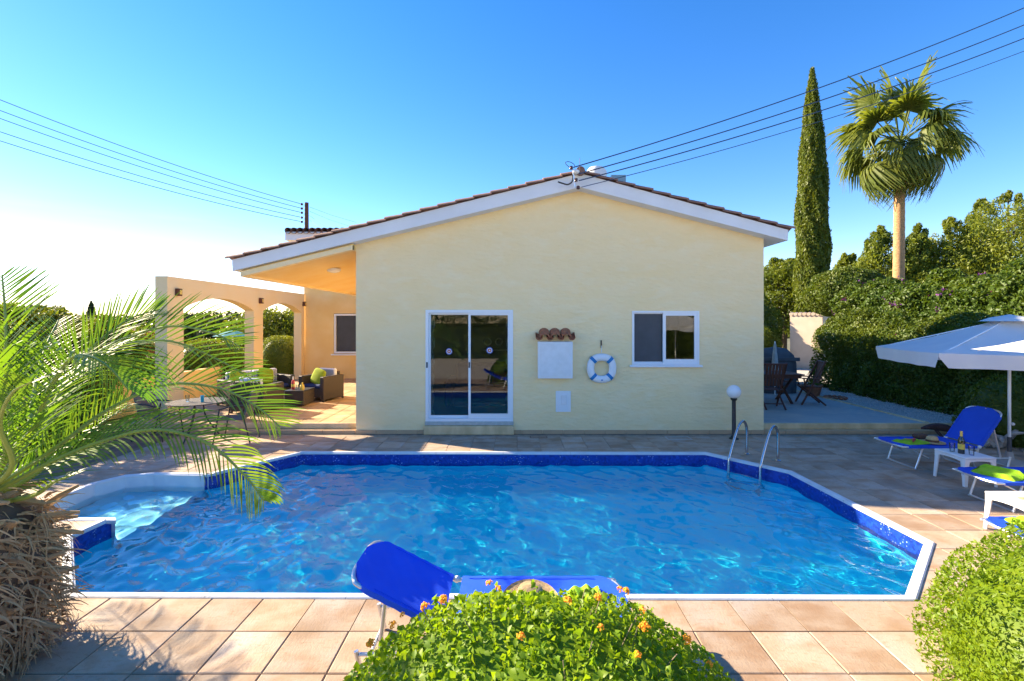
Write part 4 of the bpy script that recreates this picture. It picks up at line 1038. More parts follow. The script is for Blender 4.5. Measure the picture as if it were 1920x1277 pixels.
lant = bush('lantana_bush', 'rounded lantana bush with orange flowers in the centre foreground', 'bush', (.07, 1.76, .10), (.99, .80, .96), 2.15, 50000, .026, .70, M['leaf_lantana'], .032, 6, .17, .45, .20, seed=11, core=.92, shoots=70)
rs = np.random.RandomState(8); Pt, Nn = blob_points(400, (.07, 1.76, .10), (.99, .80, .96), 2.15, rs, .032, 6, .0, .3)
fl_px = [(805, 1100), (945, 1115), (780, 1137), (795, 1148), (783, 1165), (823, 1130), (850, 1156), (1152, 1105), (1185, 1125), (1185, 1150), (1205, 1108), (1085, 1150), (1105, 1138), (1112, 1141), (1104, 1184), (1203, 1208), (1200, 1180), (1148, 1245), (1280, 1266), (922, 1247), (720, 1200), (700, 1195), (716, 1220), (1290, 1200), (1308, 1200), (1302, 1175), (1057, 1155), (890, 1118), (1178, 1130), (730, 1175)]
cands = []
for p_ in Pt:
    if p_[1] < .6 or (Vector(p_) - Vector((.07, 1.76, .1))).dot(Vector((0, 0, H)) - Vector(p_)) < .25: continue
    cands.append((HX + F * p_[0] / p_[1], HY + F * (H - p_[2]) / p_[1], p_))
for k, (px, py) in enumerate(fl_px):
    best = min(cands, key=lambda c_: (c_[0] - px) ** 2 + (c_[1] - py) ** 2 - (0 if c_[2][1] < 2.2 else 50)); p_ = Vector(best[2]); nn = (p_ - Vector((.07, 1.76, .1))).normalized(); p_ = p_ + nn * .03
    fl = MB(); rr0 = random.Random(k); sz = rr0.uniform(.65, 1.05)
    for q_ in range(26):
        d_ = Vector((rr0.gauss(0, 1), rr0.gauss(0, 1), rr0.gauss(0, 1))).normalized(); d_ = (d_ + nn * .8).normalized(); cc = p_ + d_ * .016 * sz * rr0.uniform(.7, 1.15); u = d_.orthogonal().normalized(); w_ = d_.cross(u); s_ = .0058 * sz * rr0.uniform(.7, 1.3)
        fl.add([cc + u * s_, cc + w_ * s_, cc - u * s_, cc - w_ * s_, cc + d_ * .004], [(0, 1, 4), (1, 2, 4), (2, 3, 4), (3, 0, 4)])
    fl.build('flower', M['orange'], lant)
tw = MB(); 
for k in range(60):
    q_ = Vector(Pt[(k * 5) % len(Pt)]); nn = (q_ - Vector((.07, 1.76, .1))).normalized(); tw.tube([q_ - nn * .08, q_ + nn * .015 + Vector((rnd.uniform(-.03, .03), rnd.uniform(-.03, .03), .01))], .0018, 4)
tw.build('twigs', M['twig'], lant)['kind'] = 'stuff'
bush('round_bush', 'clipped lime green hedge bush in the right foreground', 'bush', (3.47, 2.48, .16), (1.02, .95, .82), 2.3, 38000, .029, .42, M['leaf_lime'], .04, 7, .19, .40, .2, seed=12, shoots=60)
# right side hedges
def hedge(name, label, x0, x1, y0, y1, z0, ztop, n, size, m, seed, amp=.15, flowers=None, asp=.55, group=None):
    r = thing(name, label, 'hedge', ((x0 + x1) / 2, (y0 + y1) / 2, z0), group); rs = np.random.RandomState(seed)
    k = rs.uniform(0, 1, n); lx, ly, lz = x1 - x0, y1 - y0, ztop - z0
    A = np.array([ly * lz, lx * lz, lx * ly, lx * lz * .8]); A = np.cumsum(A / A.sum())
    u, v_ = rs.uniform(0, 1, n), rs.uniform(0, 1, n); Pt = np.zeros((n, 3)); Nn = np.zeros((n, 3))
    m0 = k < A[0]; Pt[m0] = np.stack([np.full(m0.sum(), x0), y0 + ly * u[m0], z0 + lz * v_[m0]], 1); Nn[m0] = (-1, 0, 0)
    m1 = (k >= A[0]) & (k < A[1]); Pt[m1] = np.stack([x0 + lx * u[m1], np.full(m1.sum(), y0), z0 + lz * v_[m1]], 1); Nn[m1] = (0, -1, 0)
    m2 = (k >= A[1]) & (k < A[2]); Pt[m2] = np.stack([x0 + lx * u[m2], y0 + ly * v_[m2], np.full(m2.sum(), ztop)], 1); Nn[m2] = (0, 0, 1)
    m3 = k >= A[2]; Pt[m3] = np.stack([x0 + lx * u[m3], np.full(m3.sum(), y1), z0 + lz * v_[m3]], 1); Nn[m3] = (0, 1, 0)
    bs = np.random.RandomState(seed + 1); d = bumpy(Pt, bs, 16, amp, 2.2) + bumpy(Pt, bs, 10, amp * .5, 6)
    Pt[:, 2] += np.clip((Pt[:, 2] - z0) / (ztop - z0), 0, 1) ** 3 * bumpy(Pt * np.array([1, 1, 0]), bs, 12, amp * 1.1, 1.3)
    # rounded shoulders
    cz = np.clip((Pt[:, 2] - (ztop - .5)) / .5, 0, 1); shrink = cz ** 2 * .22
    ctr = np.array([(x0 + x1) / 2, (y0 + y1) / 2, 0])
    Pt = Pt + Nn * (d - rs.uniform(0, 1, n) ** 1.5 * .22)[:, None]; Pt[:, :2] -= (np.sign(Pt[:, :2] - ctr[:2]) * shrink[:, None])
    V, Q = leaves(Pt, Nn + np.array([0, 0, .35]), size, asp, rs, .4, .25); mesh_np('foliage', V, Q, m, r)['kind'] = 'stuff'
    MB().bbox(x0 + .42, x1 - .42, y0 + .42, y1 - .42, z0, ztop - .55, .30).build('opaque_core', m, r)  # solid box added inside the hedge to stop light passing through
    if flowers:
        nf = flowers; ii = rs.choice(n, nf, replace=False); cc = Pt[ii] + Nn[ii] * .08
        rep = 10; c2 = np.repeat(cc, rep, 0) + rs.normal(size=(nf * rep, 3)) * .05; V, Q = diamonds(c2, np.repeat(Nn[ii], rep, 0), .06, .8, rs, .3); mesh_np('blossom', V, Q, M['purple'], r)['kind'] = 'stuff'
    return r
hedge('hedge', 'long dark clipped hedge behind the terrace and parasol', 9.35, 10.5, 4.6, 15.0, .0, 2.12, 60000, .075, M['leaf_hedge'], 21, .14)
hedge('flowering_hedge', 'tall climbing hedge with purple flowers above the clipped hedge', 11.2, 13.8, 5.0, 16.8, .0, 3.2, 95000, .11, M['leaf_ivy'], 23, .20, 130)
bush('round_bush', 'dark round bush behind the parasol pole at the right edge', 'bush', (9.25, 8.5, .35), (1.0, .9, .85), 2.2, 6000, .06, .5, M['leaf_hedge'], .05, seed=25)
bush('overhanging_shrub', 'dense dark shrub in front of the cypress foot', 'bush', (12.6, 17.8, 3.25), (1.45, 1.3, .95), 2.2, 17000, .10, .5, M['leaf_hedge'], .08, seed=26, zmin=.2)
bush('overhanging_shrub', 'bushy green top of the tall hedge at the right edge', 'bush', (12.6, 10.6, 3.0), (1.0, 1.6, .85), 2.2, 14000, .10, .5, M['leaf_ivy'], .12, seed=37, zmin=.2)
bush('garden_shrub', 'sunlit yellow green shrub left of the bright plaster wall', 'bush', (10.85, 21.2, 1.0), (1.0, 1.0, 1.0), 2.2, 8000, .09, .5, M['leaf_tree'], .08, seed=27, zmin=0)
bush('garden_shrub', 'low green shrub behind the dining table', 'bush', (8.1, 15.6, .5), (.9, .8, .62), 2.2, 6000, .08, .5, M['leaf_tree'], .08, seed=28, zmin=0)
hedge('hedge', 'loose leafy hedge behind the low garden wall at the left', -10.5, -9.2, 8.0, 12.4, 0, 2.0, 26000, .10, M['leaf_tree'], 38, .25, asp=.4)
# bright wall pillar with tiled cap
pw = thing('plaster_wall', 'sunlit plaster wall with scalloped tile cap among the hedges', 'wall', (11.9, 20.4, 0))
MB().prism([(12.02, 20.7), (12.92, 19.9), (13.07, 20.1), (12.17, 20.9)], 'z', 0, 2.46).build('wall_face', M['pinkwall'], pw); MB().prism([(12.93, 19.9), (13.8, 20.5), (13.7, 20.7), (13.08, 20.1)], 'z', 0, 2.44).build('return_wall', M['pinkwall'], pw)
for k in range(8): MB().tube([(12.03 + .122 * k, 20.64 - .11 * k, 2.48), (12.25 + .122 * k, 20.90 - .11 * k, 2.50)], .075, 8).build('cap_tile', M['pinkwall'], pw, True)

def shaped_tree(name, label, base, h, prof, n, size, asp, m, seed, trunk_r=.12, up=0.0, clumps=None, amp=.15, cat='tree', flat=.3, group=None, core=True, trunk_mat='bark', lean=0):
    """a crown whose radius follows prof(t), filled with clumps of leaf faces"""
    r = thing(name, label, cat, base, group); rs = np.random.RandomState(seed); bx, by, bz = base
    tr = MB(); tr.tube([(bx, by, bz), (bx + .05, by, bz + h * .5), (bx + lean, by, bz + h * .96)], [trunk_r, trunk_r * .7, .02], 8)
    nc = clumps or 120; cen = []
    while len(cen) < nc:
        t = rs.uniform(0, 1); rr0 = prof(t)
        if rr0 <= 0 or rs.uniform() > (rr0 / max(prof(q_) for q_ in (.2, .4, .6, .8)) + .25): continue
        a = rs.uniform(0, 6.28); q_ = rs.uniform(.35, 1) ** .5 * rr0 * (1 + amp * rs.normal()); cen.append((bx + q_ * math.cos(a) + lean * t, by + q_ * math.sin(a), bz + t * h, rr0, a))
    Pt = []; Nn = []
    for (x_, y_, z_, rr0, a) in cen:
        k = n // nc; cr = max(.15, rr0 * .42) * rs.uniform(.7, 1.3); d = rs.normal(size=(k, 3)); d /= np.linalg.norm(d, axis=1, keepdims=True)
        Pt.append(np.array([x_, y_, z_]) + d * (cr * rs.uniform(.3, 1, k) ** .5)[:, None] * np.array([1, 1, .8 if up == 0 else 1.8])); Nn.append(d)
        if rs.uniform() < .3: tr.tube([(bx, by, z_ - rr0 * .3), (x_, y_, z_)], [trunk_r * .25, .01], 5)
    tr.build('trunk', M[trunk_mat], r, True)
    V, Q = diamonds(np.concatenate(Pt), np.concatenate(Nn), size, asp, rs, flat, up); mesh_np('crown', V, Q, m, r)['kind'] = 'stuff'
    return r
# the tall cypress
def cypress(name, label, base, h, rmax, n, m, seed, size=.12, group=None, cat='cypress'):
    r = thing(name, label, cat, base, group); rs = np.random.RandomState(seed); bx, by, bz = base
    def prof(t): return rmax * np.where(t < .12, .62 + 3.2 * t, np.clip(1.0 - (np.clip(t - .12, 0, 1) / .89) ** 3.2, .03, 1))
    t = 1 - rs.uniform(0, 1, n) ** .72 * .99; a = rs.uniform(0, 6.283, n)
    ph = np.random.RandomState(seed + 5).uniform(0, 6.28, 8)
    ridge = sum(np.sin(a * k + ph[k - 2] + 5 * np.sin(t * (3 + k) + ph[k - 2])) / k for k in (3, 5, 7, 9)) * .22
    ridge += .10 * np.sin(t * 40 + a * 3) * np.sin(a * 6 + t * 11)
    rad = prof(t) * (1 + ridge * .8 - rs.uniform(0, 1, n) ** 1.5 * .28) + rs.normal(size=n) * .022
    Pt = np.stack([bx + rad * np.cos(a), by + rad * np.sin(a), bz + .3 + t * (h - .3)], 1); Nn = np.stack([np.cos(a), np.sin(a), np.full(n, .25)], 1)
    V, Q = diamonds(Pt, Nn, size, .34, rs, .45, 2.2); mesh_np('crown', V, Q, m, r)['kind'] = 'stuff'
    b = MB(); b.tube([(bx, by, bz + .3 + u * (h - .3)) for u in np.linspace(0, .97, 20)], [float(prof(np.array(u))) * .70 + .005 for u in np.linspace(0, .97, 20)], 14); b.build('opaque_core', m, r, True)  # solid spindle added within the crown, blocks light between the leaves
    MB().tube([(bx, by, bz), (bx, by, bz + 1.2)], .14, 8).build('trunk', M['bark'], r)
    return r
cypress('cypress_tree', 'tall slim dark cypress right of the house roof', (15.06, 24.0, 0), 15.0, .75, 70000, M['leaf_cypress'], 31, .16)

# fan palm
fp = thing('fan_palm', 'tall fan palm with ringed orange trunk above the hedge', 'palm tree', (12.95, 16.0, 0))
tb = [(12.92, 16.0, 0), (12.93, 16, 2), (12.96, 16, 4), (12.98, 16, 6), (12.98, 16, 7.7)]
pts = bez([p_ if p_[2] < 7 else (12.98, 16, 7.8) for p_ in tb], 60); MB().tube(pts, [(.18 - .04 * i / 59) * (1 + .05 * (i % 2)) for i in range(60)], 16).build('trunk', M['barkpalm'], fp, True)
crownc = Vector((12.98, 16.0, 8.15))
def fan_mesh(seed, droop, m, R0=1.0, nbl=32, pet=1.10):
    rr0 = random.Random(seed); b = MB(); pe = MB()
    # in local frame: petiole along +X, fan plane XY, droops to -Z
    a0 = Vector((0, 0, 0)); arc = [Vector((pet * t, 0, -.10 * droop * t * t)) for t in (0, .3, .6, 1)]; hub = arc[-1]
    b.tube(arc, .018, 5)
    for k in range(nbl):
        th = R(-112 + 224 * k / (nbl - 1)) + rr0.uniform(-.03, .03); L_ = R0 * (.72 + .28 * math.cos(th)) * rr0.uniform(.78, 1.12)
        d = Vector((math.cos(th), math.sin(th), 0)); side = Vector((-d.y, d.x, 0)); v = []; f = []; ns = 6
        for s_ in range(ns + 1):
            t = s_ / ns; wd = .052 * (1 - t) ** .7 * (.35 + t * 3 if t < .22 else 1) + .003
            fold = abs(th) * .10
            dz = -droop * (t ** 2.2) * .62 * L_ * (1 + .8 * rr0.random() * (t > .5)) - fold * t * .5 * L_
            p = hub + d * L_ * t * (1 - .28 * droop * t * t) + Vector((0, 0, dz)); zz = .012 if k % 2 else -.012
            v += [p + side * wd + Vector((0, 0, zz)), p - side * wd + Vector((0, 0, -zz))]
        for s_ in range(ns): f.append((2 * s_, 2 * s_ + 1, 2 * s_ + 3, 2 * s_ + 2))
        b.add(v, f)
    return b
fan_variants = []
for k, dr in enumerate((.2, .7, 1.1, 1.5)):
    b = fan_mesh(k, dr, None, .95 + .05 * (k % 2)); o = b.build('frond', M['leaf_fan'], fp, False, False); fan_variants.append(o)
fan_old = fan_mesh(9, 1.45, None, 1.0).build('frond', M['leaf_straw'], fp, False, False)
frng = random.Random(17); first = {}
def put_frond(proto, azd, eld, roll, s_):
    if proto.name not in first: first[proto.name] = 1; o = proto
    else: o = proto.copy(); C.objects.link(o)
    o.location = crownc - Vector(tb[0]) + Vector((12.92 - 12.95, 0, 0)) + Vector((0, 0, frng.uniform(-.15, .15)))
    o.rotation_euler = (Matrix.Rotation(R(azd), 4, 'Z') @ Matrix.Rotation(R(-eld), 4, 'Y') @ Matrix.Rotation(R(roll), 4, 'X')).to_euler(); o.scale = (s_, s_, s_)
for az_, el_, rl in ((95, 84, 0), (20, 66, 30), (150, 62, -20), (265, 66, 10), (60, 60, 0)): put_frond(fan_variants[0], az_, el_, rl + 40, 1.38)
for k in range(7): put_frond(fan_variants[1], k * 51 + frng.uniform(-14, 14), frng.uniform(22, 48), frng.uniform(-40, 40), frng.uniform(1.0, 1.2))
for k in range(14): put_frond(fan_variants[2], k * 25.7 + frng.uniform(-12, 12), frng.uniform(-8, 22), frng.uniform(-30, 30), frng.uniform(.95, 1.15))
for k in range(16): put_frond(fan_variants[3], k * 22.5 + 9 + frng.uniform(-12, 12), frng.uniform(-40, -12), frng.uniform(-25, 25), frng.uniform(.85, 1.05))
for k in range(7): put_frond(fan_old, k * 52 + frng.uniform(-15, 15), frng.uniform(-72, -50), frng.uniform(-20, 20), frng.uniform(.6, .85))

# conifers and broad trees beyond the hedge on the right
con = lambda rm, e=.9: (lambda t: rm * (min(1, (t - .08) / .18) if t > .08 else 0) * max(0, 1 - max(0, (t - .2) / .8)) ** e)
rnd_cr = lambda rm: (lambda t: rm * math.sqrt(max(0, 1 - ((t - .6) / .42) ** 2)))
TG = 'trees beyond the hedge on the right'
def T(px, pytop, Y, base_z=0): p = P(px, pytop, Y); return (p.x, Y, base_z), p.z - base_z
specs = [(1890, 362, 26, 2.9, 'tallest ragged conifer at the right edge of the photo', 0), (1782, 412, 27, 2.3, 'rounded sunlit conifer right of the fan palm trunk', 0), (1725, 425, 27, 1.6, 'narrow conifer just right of the fan palm trunk', 0),
         (1650, 430, 28, 1.9, 'sunlit conifer just left of the fan palm trunk', 0), (1590, 470, 30, 1.6, 'small conifer between the cypress and the fan palm', 0), (1470, 488, 26, 1.5, 'loose green tree between the house and the cypress', 1),
         (1840, 375, 30, 2.0, 'tall airy conifer behind the tallest right hand one', 0), (1700, 470, 33, 2.0, 'conifer tip behind the fan palm trunk', 0)]
for k, (px, py, Y, rm, lb_, kd) in enumerate(specs):
    b_, h_ = T(px, py, Y); shaped_tree('conifer_tree' if kd == 0 else 'garden_tree', lb_, b_, h_, con(rm, .62) if kd == 0 else rnd_cr(rm), 26000, .19, .32, M['leaf_pine'] if kd == 0 else M['leaf_tree'], 40 + k, .16, .9 if kd == 0 else 0, 150, .18, group=TG)
bush('garden_shrub', 'tall leafy shrub filling the gap beside the house corner', 'bush', (10.6, 22.5, 1.8), (1.9, 1.2, 2.1), 2.2, 12000, .12, .5, M['leaf_tree'], .1, seed=29, zmin=0)

# left side: trees and shrubs beyond the garden wall
FG = 'far trees on the left'
for k, (px, py, Y, rm, lb_) in enumerate([(50, 578, 34, 1.9, 'lone dark round tree on the left horizon'), (165, 598, 40, 2.6, 'dark tree clump left of the arcade'), (255, 600, 36, 2.6, 'bushy dark tree seen just left of the arcade pillar'), (330, 598, 40, 2.4, 'dark bushy tree behind the nearest arch pillar'),
                                      (395, 592, 33, 2.2, 'dark tree filling the first arch'), (440, 603, 30, 1.8, 'low dark tree beside the middle pillar')]):
    b_, h_ = T(px, py, Y); shaped_tree('far_tree', lb_, b_, h_, rnd_cr(rm), 7000, .30, .45, M['leaf_dark'], 60 + k, .2, 0, 90, .2, group=FG)
b_, h_ = T(532, 588, 27); shaped_tree('garden_tree', 'sunlit yellow green tree seen through the second arch', b_, h_, rnd_cr(2.3), 14000, .20, .5, M['leaf_tree'], 70, .15, 0, 120)
for px, py, Y, rm, lb_ in ((171, 565, 60, .55, 'tiny far cypress on the left horizon'), (447, 590, 45, .45, 'tiny far cypress seen through the first arch')):
    b_, h_ = T(px, py, Y); cypress('far_cypress', lb_, b_, h_, rm, 3000, M['leaf_dark'], int(px), .3, 'far cypresses')
ch = blob = None
bush('topiary', 'clipped dome topiary seen through the second arch', 'topiary', (-8.33, 16.9, .55), (.66, .62, 1.12), 3.0, 9000, .05, .5, M['leaf_tree'], .02, seed=33, zmin=.0)
bush('garden_shrub', 'tall clipped shrub seen through the first arch', 'bush', (-9.6, 14.9, .6), (.95, .95, 1.02), 2.5, 9000, .06, .5, M['leaf_tree'], .04, seed=34, zmin=.0)
bush('round_bush', 'small dark ball bush at the foot of the first arch', 'bush', (-9.85, 13.2, .6), (.55, .55, .50), 2, 3500, .05, .5, M['leaf_hedge'], .03, seed=35, zmin=.0)
for k, (x_, y_, z_, rx, rz, lb_) in enumerate([(-9.6, 9.4, .8, 1.3, 1.15, 'leafy green shrub behind the low garden wall at the left'), (-11.6, 10.2, .9, 1.6, 1.35, 'tall leafy shrub at the left edge behind the date palm'), (-10.6, 12.0, .9, 1.2, 1.2, 'shrub between the garden wall and the arcade pillar'), (-8.0, 8.0, .3, .6, .5, 'low shrub in the soil bed left of the pool deck')]):
    bush('garden_shrub', lb_, 'bush', (x_, y_, z_), (rx, 1.0, rz), 2.2, 9000, .10, .35, M['leaf_tree'], .12, seed=50 + k, zmin=.0)
tag(MB().prism([(-16, 1.2), (-10.9, 1.2), (-10.9, 1.85), (-12.5, 2.05), (-16, 1.9)], 'y', 14.0, 14.4).build('shed_roof', M['redroof']), 'red brown garden building glimpsed through the palm fronds', 'shed')
tp = thing('garden_canopy', 'teal garden canopy seen through the first arch', 'canopy', (-11.9, 20, 0)); MB().lathe([(.75, 1.55), (.2, 1.75), (.001, 1.78)], (-11.9, 20, 0), 8).build('cover', M['tealroof'], tp); MB().tube([(-11.9, 20, 0), (-11.9, 20, 1.7)], .03, 6).build('pole', M['alu'], tp)
# far green belt and hills
rs = np.random.RandomState(77); n = 26000; xx = rs.uniform(-150, 150, n); hh = (1.6 + .9 * np.sin(xx * .31) * np.sin(xx * .13 + 1) + .5 * np.sin(xx * 1.7)) * np.clip(rs.uniform(0, 1, n), 0, 1) ** .7
Pt = np.stack([xx, 62 + rs.uniform(0, 8, n), hh + .1], 1); V, Q = diamonds(Pt, np.tile(np.array([0, -1, .3]), (n, 1)), .75, .6, rs, .3)
tag(mesh_np('distant_woodland', V, Q, M['leaf_dark']), 'distant belt of trees along the horizon', 'trees', None, 'stuff')
v = []; f = []; n = 120
for i in range(n + 1):
    x_ = -800 + 1600 * i / n; hz = 4 + 9 * (.5 + .5 * math.sin(i * .21)) * (.6 + .4 * math.sin(i * .07 + 1)); v += [(x_, 500, -2), (x_, 640, hz), (x_, 800, -2)]
for i in range(n): f += [(3 * i, 3 * i + 3, 3 * i + 4, 3 * i + 1), (3 * i + 1, 3 * i + 4, 3 * i + 5, 3 * i + 2)]
tag(MB().add(v, f).build('hills', M['hill'], None, True), 'low hills on the horizon', None, None, 'structure')
# hedge behind the camera, which the glass mirrors
hedge('hedge', 'green boundary hedge behind the camera, mirrored in the glass', -16, 16, -10.5, -9.5, 0, 2.6, 16000, .16, M['leaf_hedge'], 80, .2)
tag(sheet('bounce_yard', [[(-20, -9.4), (20, -9.4), (20, .45), (-20, .45)]], -.014, mat('pale_bounce_gravel', (.64, .55, .43), 1, (.56, .48, .38), 3, bump=1, bs=60)), 'unseen gravel yard behind the camera, made pale to bounce light onto the house', None, None, 'structure')  # ground out of view, made pale to bounce sunlight onto the house front

# ------------------------------------------------------------------ date palm, left foreground
dp = thing('date_palm', 'young date palm with arching fronds and shaggy trunk in the left foreground', 'palm tree', (-3.50, 3.0, 0))
MB().lathe([(.36, 0), (.40, .25), (.44, .55), (.40, .80), (.26, .98), (.10, 1.1)], (-3.50, 3.0, 0), 20).build('trunk', M['bark'], dp, True)
# dead fibre and leaf bases hanging over the trunk
rs = np.random.RandomState(91); b = MB(); rr0 = random.Random(91)
for k in range(3000):
    a = rr0.uniform(0, 6.283); z0 = rr0.uniform(.05, 1.08); rad = .40 + .05 * math.sin(z0 * 4) - (.25 if z0 > .95 else 0) + rr0.uniform(-.05, .05); L_ = rr0.uniform(.07, .27)
    o_ = Vector((math.cos(a), math.sin(a), 0)); s_ = Vector((-o_.y, o_.x, 0)); p = Vector((-3.50, 3.0, z0)) + o_ * rad; wd = rr0.uniform(.002, .013)
    dirn = (o_ * rr0.uniform(.1, .75) + s_ * rr0.uniform(-1.2, 1.2) + Vector((0, 0, rr0.uniform(-.8, .3)))).normalized(); v = []; pp = p; curl = rr0.uniform(-.3, .5)
    for t in range(5):
        u = dirn.cross(o_ + Vector((0, 0, .3))).normalized() if dirn.cross(o_).length > .05 else s_
        wdt = wd * (1 - .2 * t); v += [pp + u * wdt, pp - u * wdt]; pp = pp + dirn * L_ / 4; dirn = (dirn + Vector((0, 0, -.35)) + s_ * curl * .4).normalized()
    b.add(v, [(2 * t, 2 * t + 1, 2 * t + 3, 2 * t + 2) for t in range(4)])
b.build('dead_fibre', M['fibre'], dp)['kind'] = 'stuff'
for k in range(60):
    a = rr0.uniform(-1.9, 1.5); z0 = rr0.uniform(.25, 1.02); o_ = Vector((math.cos(a), math.sin(a), 0)); p = Vector((-3.50, 3.0, z0)) + o_ * (.36 if z0 < .9 else .2); d_ = (o_ * .9 + Vector((-o_.y, o_.x, 0)) * rr0.uniform(-.5, .5) + Vector((0, 0, rr0.uniform(-.2, .8)))).normalized(); L_ = rr0.uniform(.10, .24)
    MB().tube([p, p + d_ * L_ * .5, p + d_ * L_ + Vector((0, 0, -.02))], [.032, .022, .010], 6).build('leaf_stub', M['fibre'], dp)
def frond(ctrl, nl=46, ll=.42, wmax=.0066, spread=.75, droop=.35, seed=0, upf=.25, start=.16, m='leaf_date', roll=0):
    rr0 = random.Random(seed); nl = int(nl * .98); pts = bez(ctrl, 40); b = MB(); rc = MB(); rc.tube(pts, [.017 * (1 - .85 * i / 39) + .0018 for i in range(40)], 6)
    for s_ in (-1, 1):
        for k in range(nl):
            t = start + (1 - start) * (k + .5 * (s_ > 0)) / nl; i = min(38, int(t * 39)); fr_ = t * 39 - i; p = pts[i].lerp(pts[i + 1], fr_); tg = (pts[min(39, i + 2)] - pts[max(0, i - 1)]).normalized()
            sd_ = tg.cross(Vector((0, 0, 1))); sd_ = sd_.normalized() if sd_.length > .12 else Vector((1, 0, 0)); up = sd_.cross(tg).normalized(); qr = Matrix.Rotation(R(roll), 3, tg); sd_ = qr @ sd_; up = qr @ up
            L_ = ll * (.22 + .78 * math.sin(math.pi * min(1, (t - start) / (1 - start) * .92 + .10)) ** .6) * rr0.uniform(.88, 1.08)
            d = (tg * (.55 + .5 * t) + sd_ * s_ * spread * rr0.uniform(.9, 1.1) + up * upf * rr0.uniform(.7, 1.3)).normalized(); q_ = p.copy(); v = []; ns = 5; wd0 = wmax * rr0.uniform(.85, 1.15)
            nrm = (up * .8 + sd_ * s_ * -.6).normalized()
            for j in range(ns + 1):
                u = j / ns; wd = wd0 * (math.sin(math.pi * min(1, u * .8 + .16)) ** .8) * (1 if u < .99 else .1) ; ax = d.cross(nrm).normalized(); v += [q_ + ax * wd, q_ - ax * wd]
                q_ = q_ + d * L_ / ns; d = (d + Vector((0, 0, -droop * u * 1.0 / ns * 3.2))).normalized()
            b.add(v, [(2 * j, 2 * j + 1, 2 * j + 3, 2 * j + 2) for j in range(ns)])
    fo = b.build('frond', M[m], dp); rc.build('rachis', M['rachis'], fo, True)
base = Vector((-3.46, 3.0, .98))
def FR(pix, **k):   # way points (px, py, distance)
    frond([base + Vector(((rnd.random() - .5) * .12, (rnd.random() - .5) * .1, 0))] + [P(*p) for p in pix], **k)
FR([(80, 875, 3.05), (180, 832, 3.15), (290, 806, 3.2), (390, 832, 3.2), (462, 895, 3.2), (495, 940, 3.2)], seed=1, roll=30, ll=.38, droop=.9, upf=.1, nl=52)
FR([(90, 850, 3.2), (200, 770, 3.4), (310, 722, 3.55), (410, 728, 3.6), (480, 762, 3.6), (525, 800, 3.6)], seed=2, roll=28, ll=.46, droop=.25, nl=40)
FR([(50, 820, 2.9), (90, 735, 2.8), (130, 675, 2.75), (165, 668, 2.72), (205, 690, 2.7), (240, 730, 2.7)], seed=3, ll=.50, droop=1.1, upf=.05, nl=40)
FR([(15, 850, 3.0), (12, 720, 3.0), (11, 610, 3.0), (4, 515, 3.05)], seed=4, ll=.50, droop=.0, upf=.0, spread=.9, nl=46)
FR([(70, 800, 3.3), (140, 700, 3.5), (220, 640, 3.7), (320, 612, 3.8), (400, 625, 3.9), (450, 650, 3.9)], seed=5, roll=30, ll=.46, droop=.12, upf=.4, nl=38)
FR([(60, 800, 3.5), (130, 700, 3.8), (220, 650, 4.1), (320, 640, 4.3), (420, 680, 4.4), (500, 730, 4.4)], seed=6, roll=30, ll=.50, droop=.25, upf=.3, nl=36)
FR([(60, 860, 3.4), (110, 740, 3.6), (170, 655, 3.7), (240, 600, 3.8), (300, 580, 3.9)], seed=7, roll=45, ll=.45, droop=.10, upf=.2, nl=38)
FR([(10, 860, 2.8), (-20, 750, 2.7), (-50, 680, 2.6), (-120, 640, 2.5)], seed=9, ll=.5, droop=.2, nl=44)
FR([(40, 850, 3.0), (60, 760, 3.2), (70, 700, 3.5), (90, 640, 3.9), (110, 600, 4.2)], seed=10, ll=.5, droop=.1, nl=44)
FR([(20, 880, 2.8), (0, 800, 2.6), (20, 740, 2.45), (60, 715, 2.4)], seed=11, ll=.42, droop=.5, nl=40)
FR([(50, 900, 3.2), (110, 850, 3.4), (180, 800, 3.7), (240, 760, 4.0)], seed=12, roll=40, ll=.42, droop=.2, nl=40)
FR([(60, 930, 3.0), (100, 905, 2.95), (140, 890, 2.9)], seed=13, ll=.16, droop=.2, nl=12, wmax=.006)
FR([(-60, 880, 3.2), (-160, 780, 3.4), (-280, 740, 3.6), (-380, 780, 3.7)], seed=14, ll=.5, droop=.5, nl=44)
FR([(-40, 860, 3.6), (-90, 740, 4.1), (-120, 690, 4.6), (-140, 690, 5.0)], seed=15, ll=.5, droop=.5, nl=44)

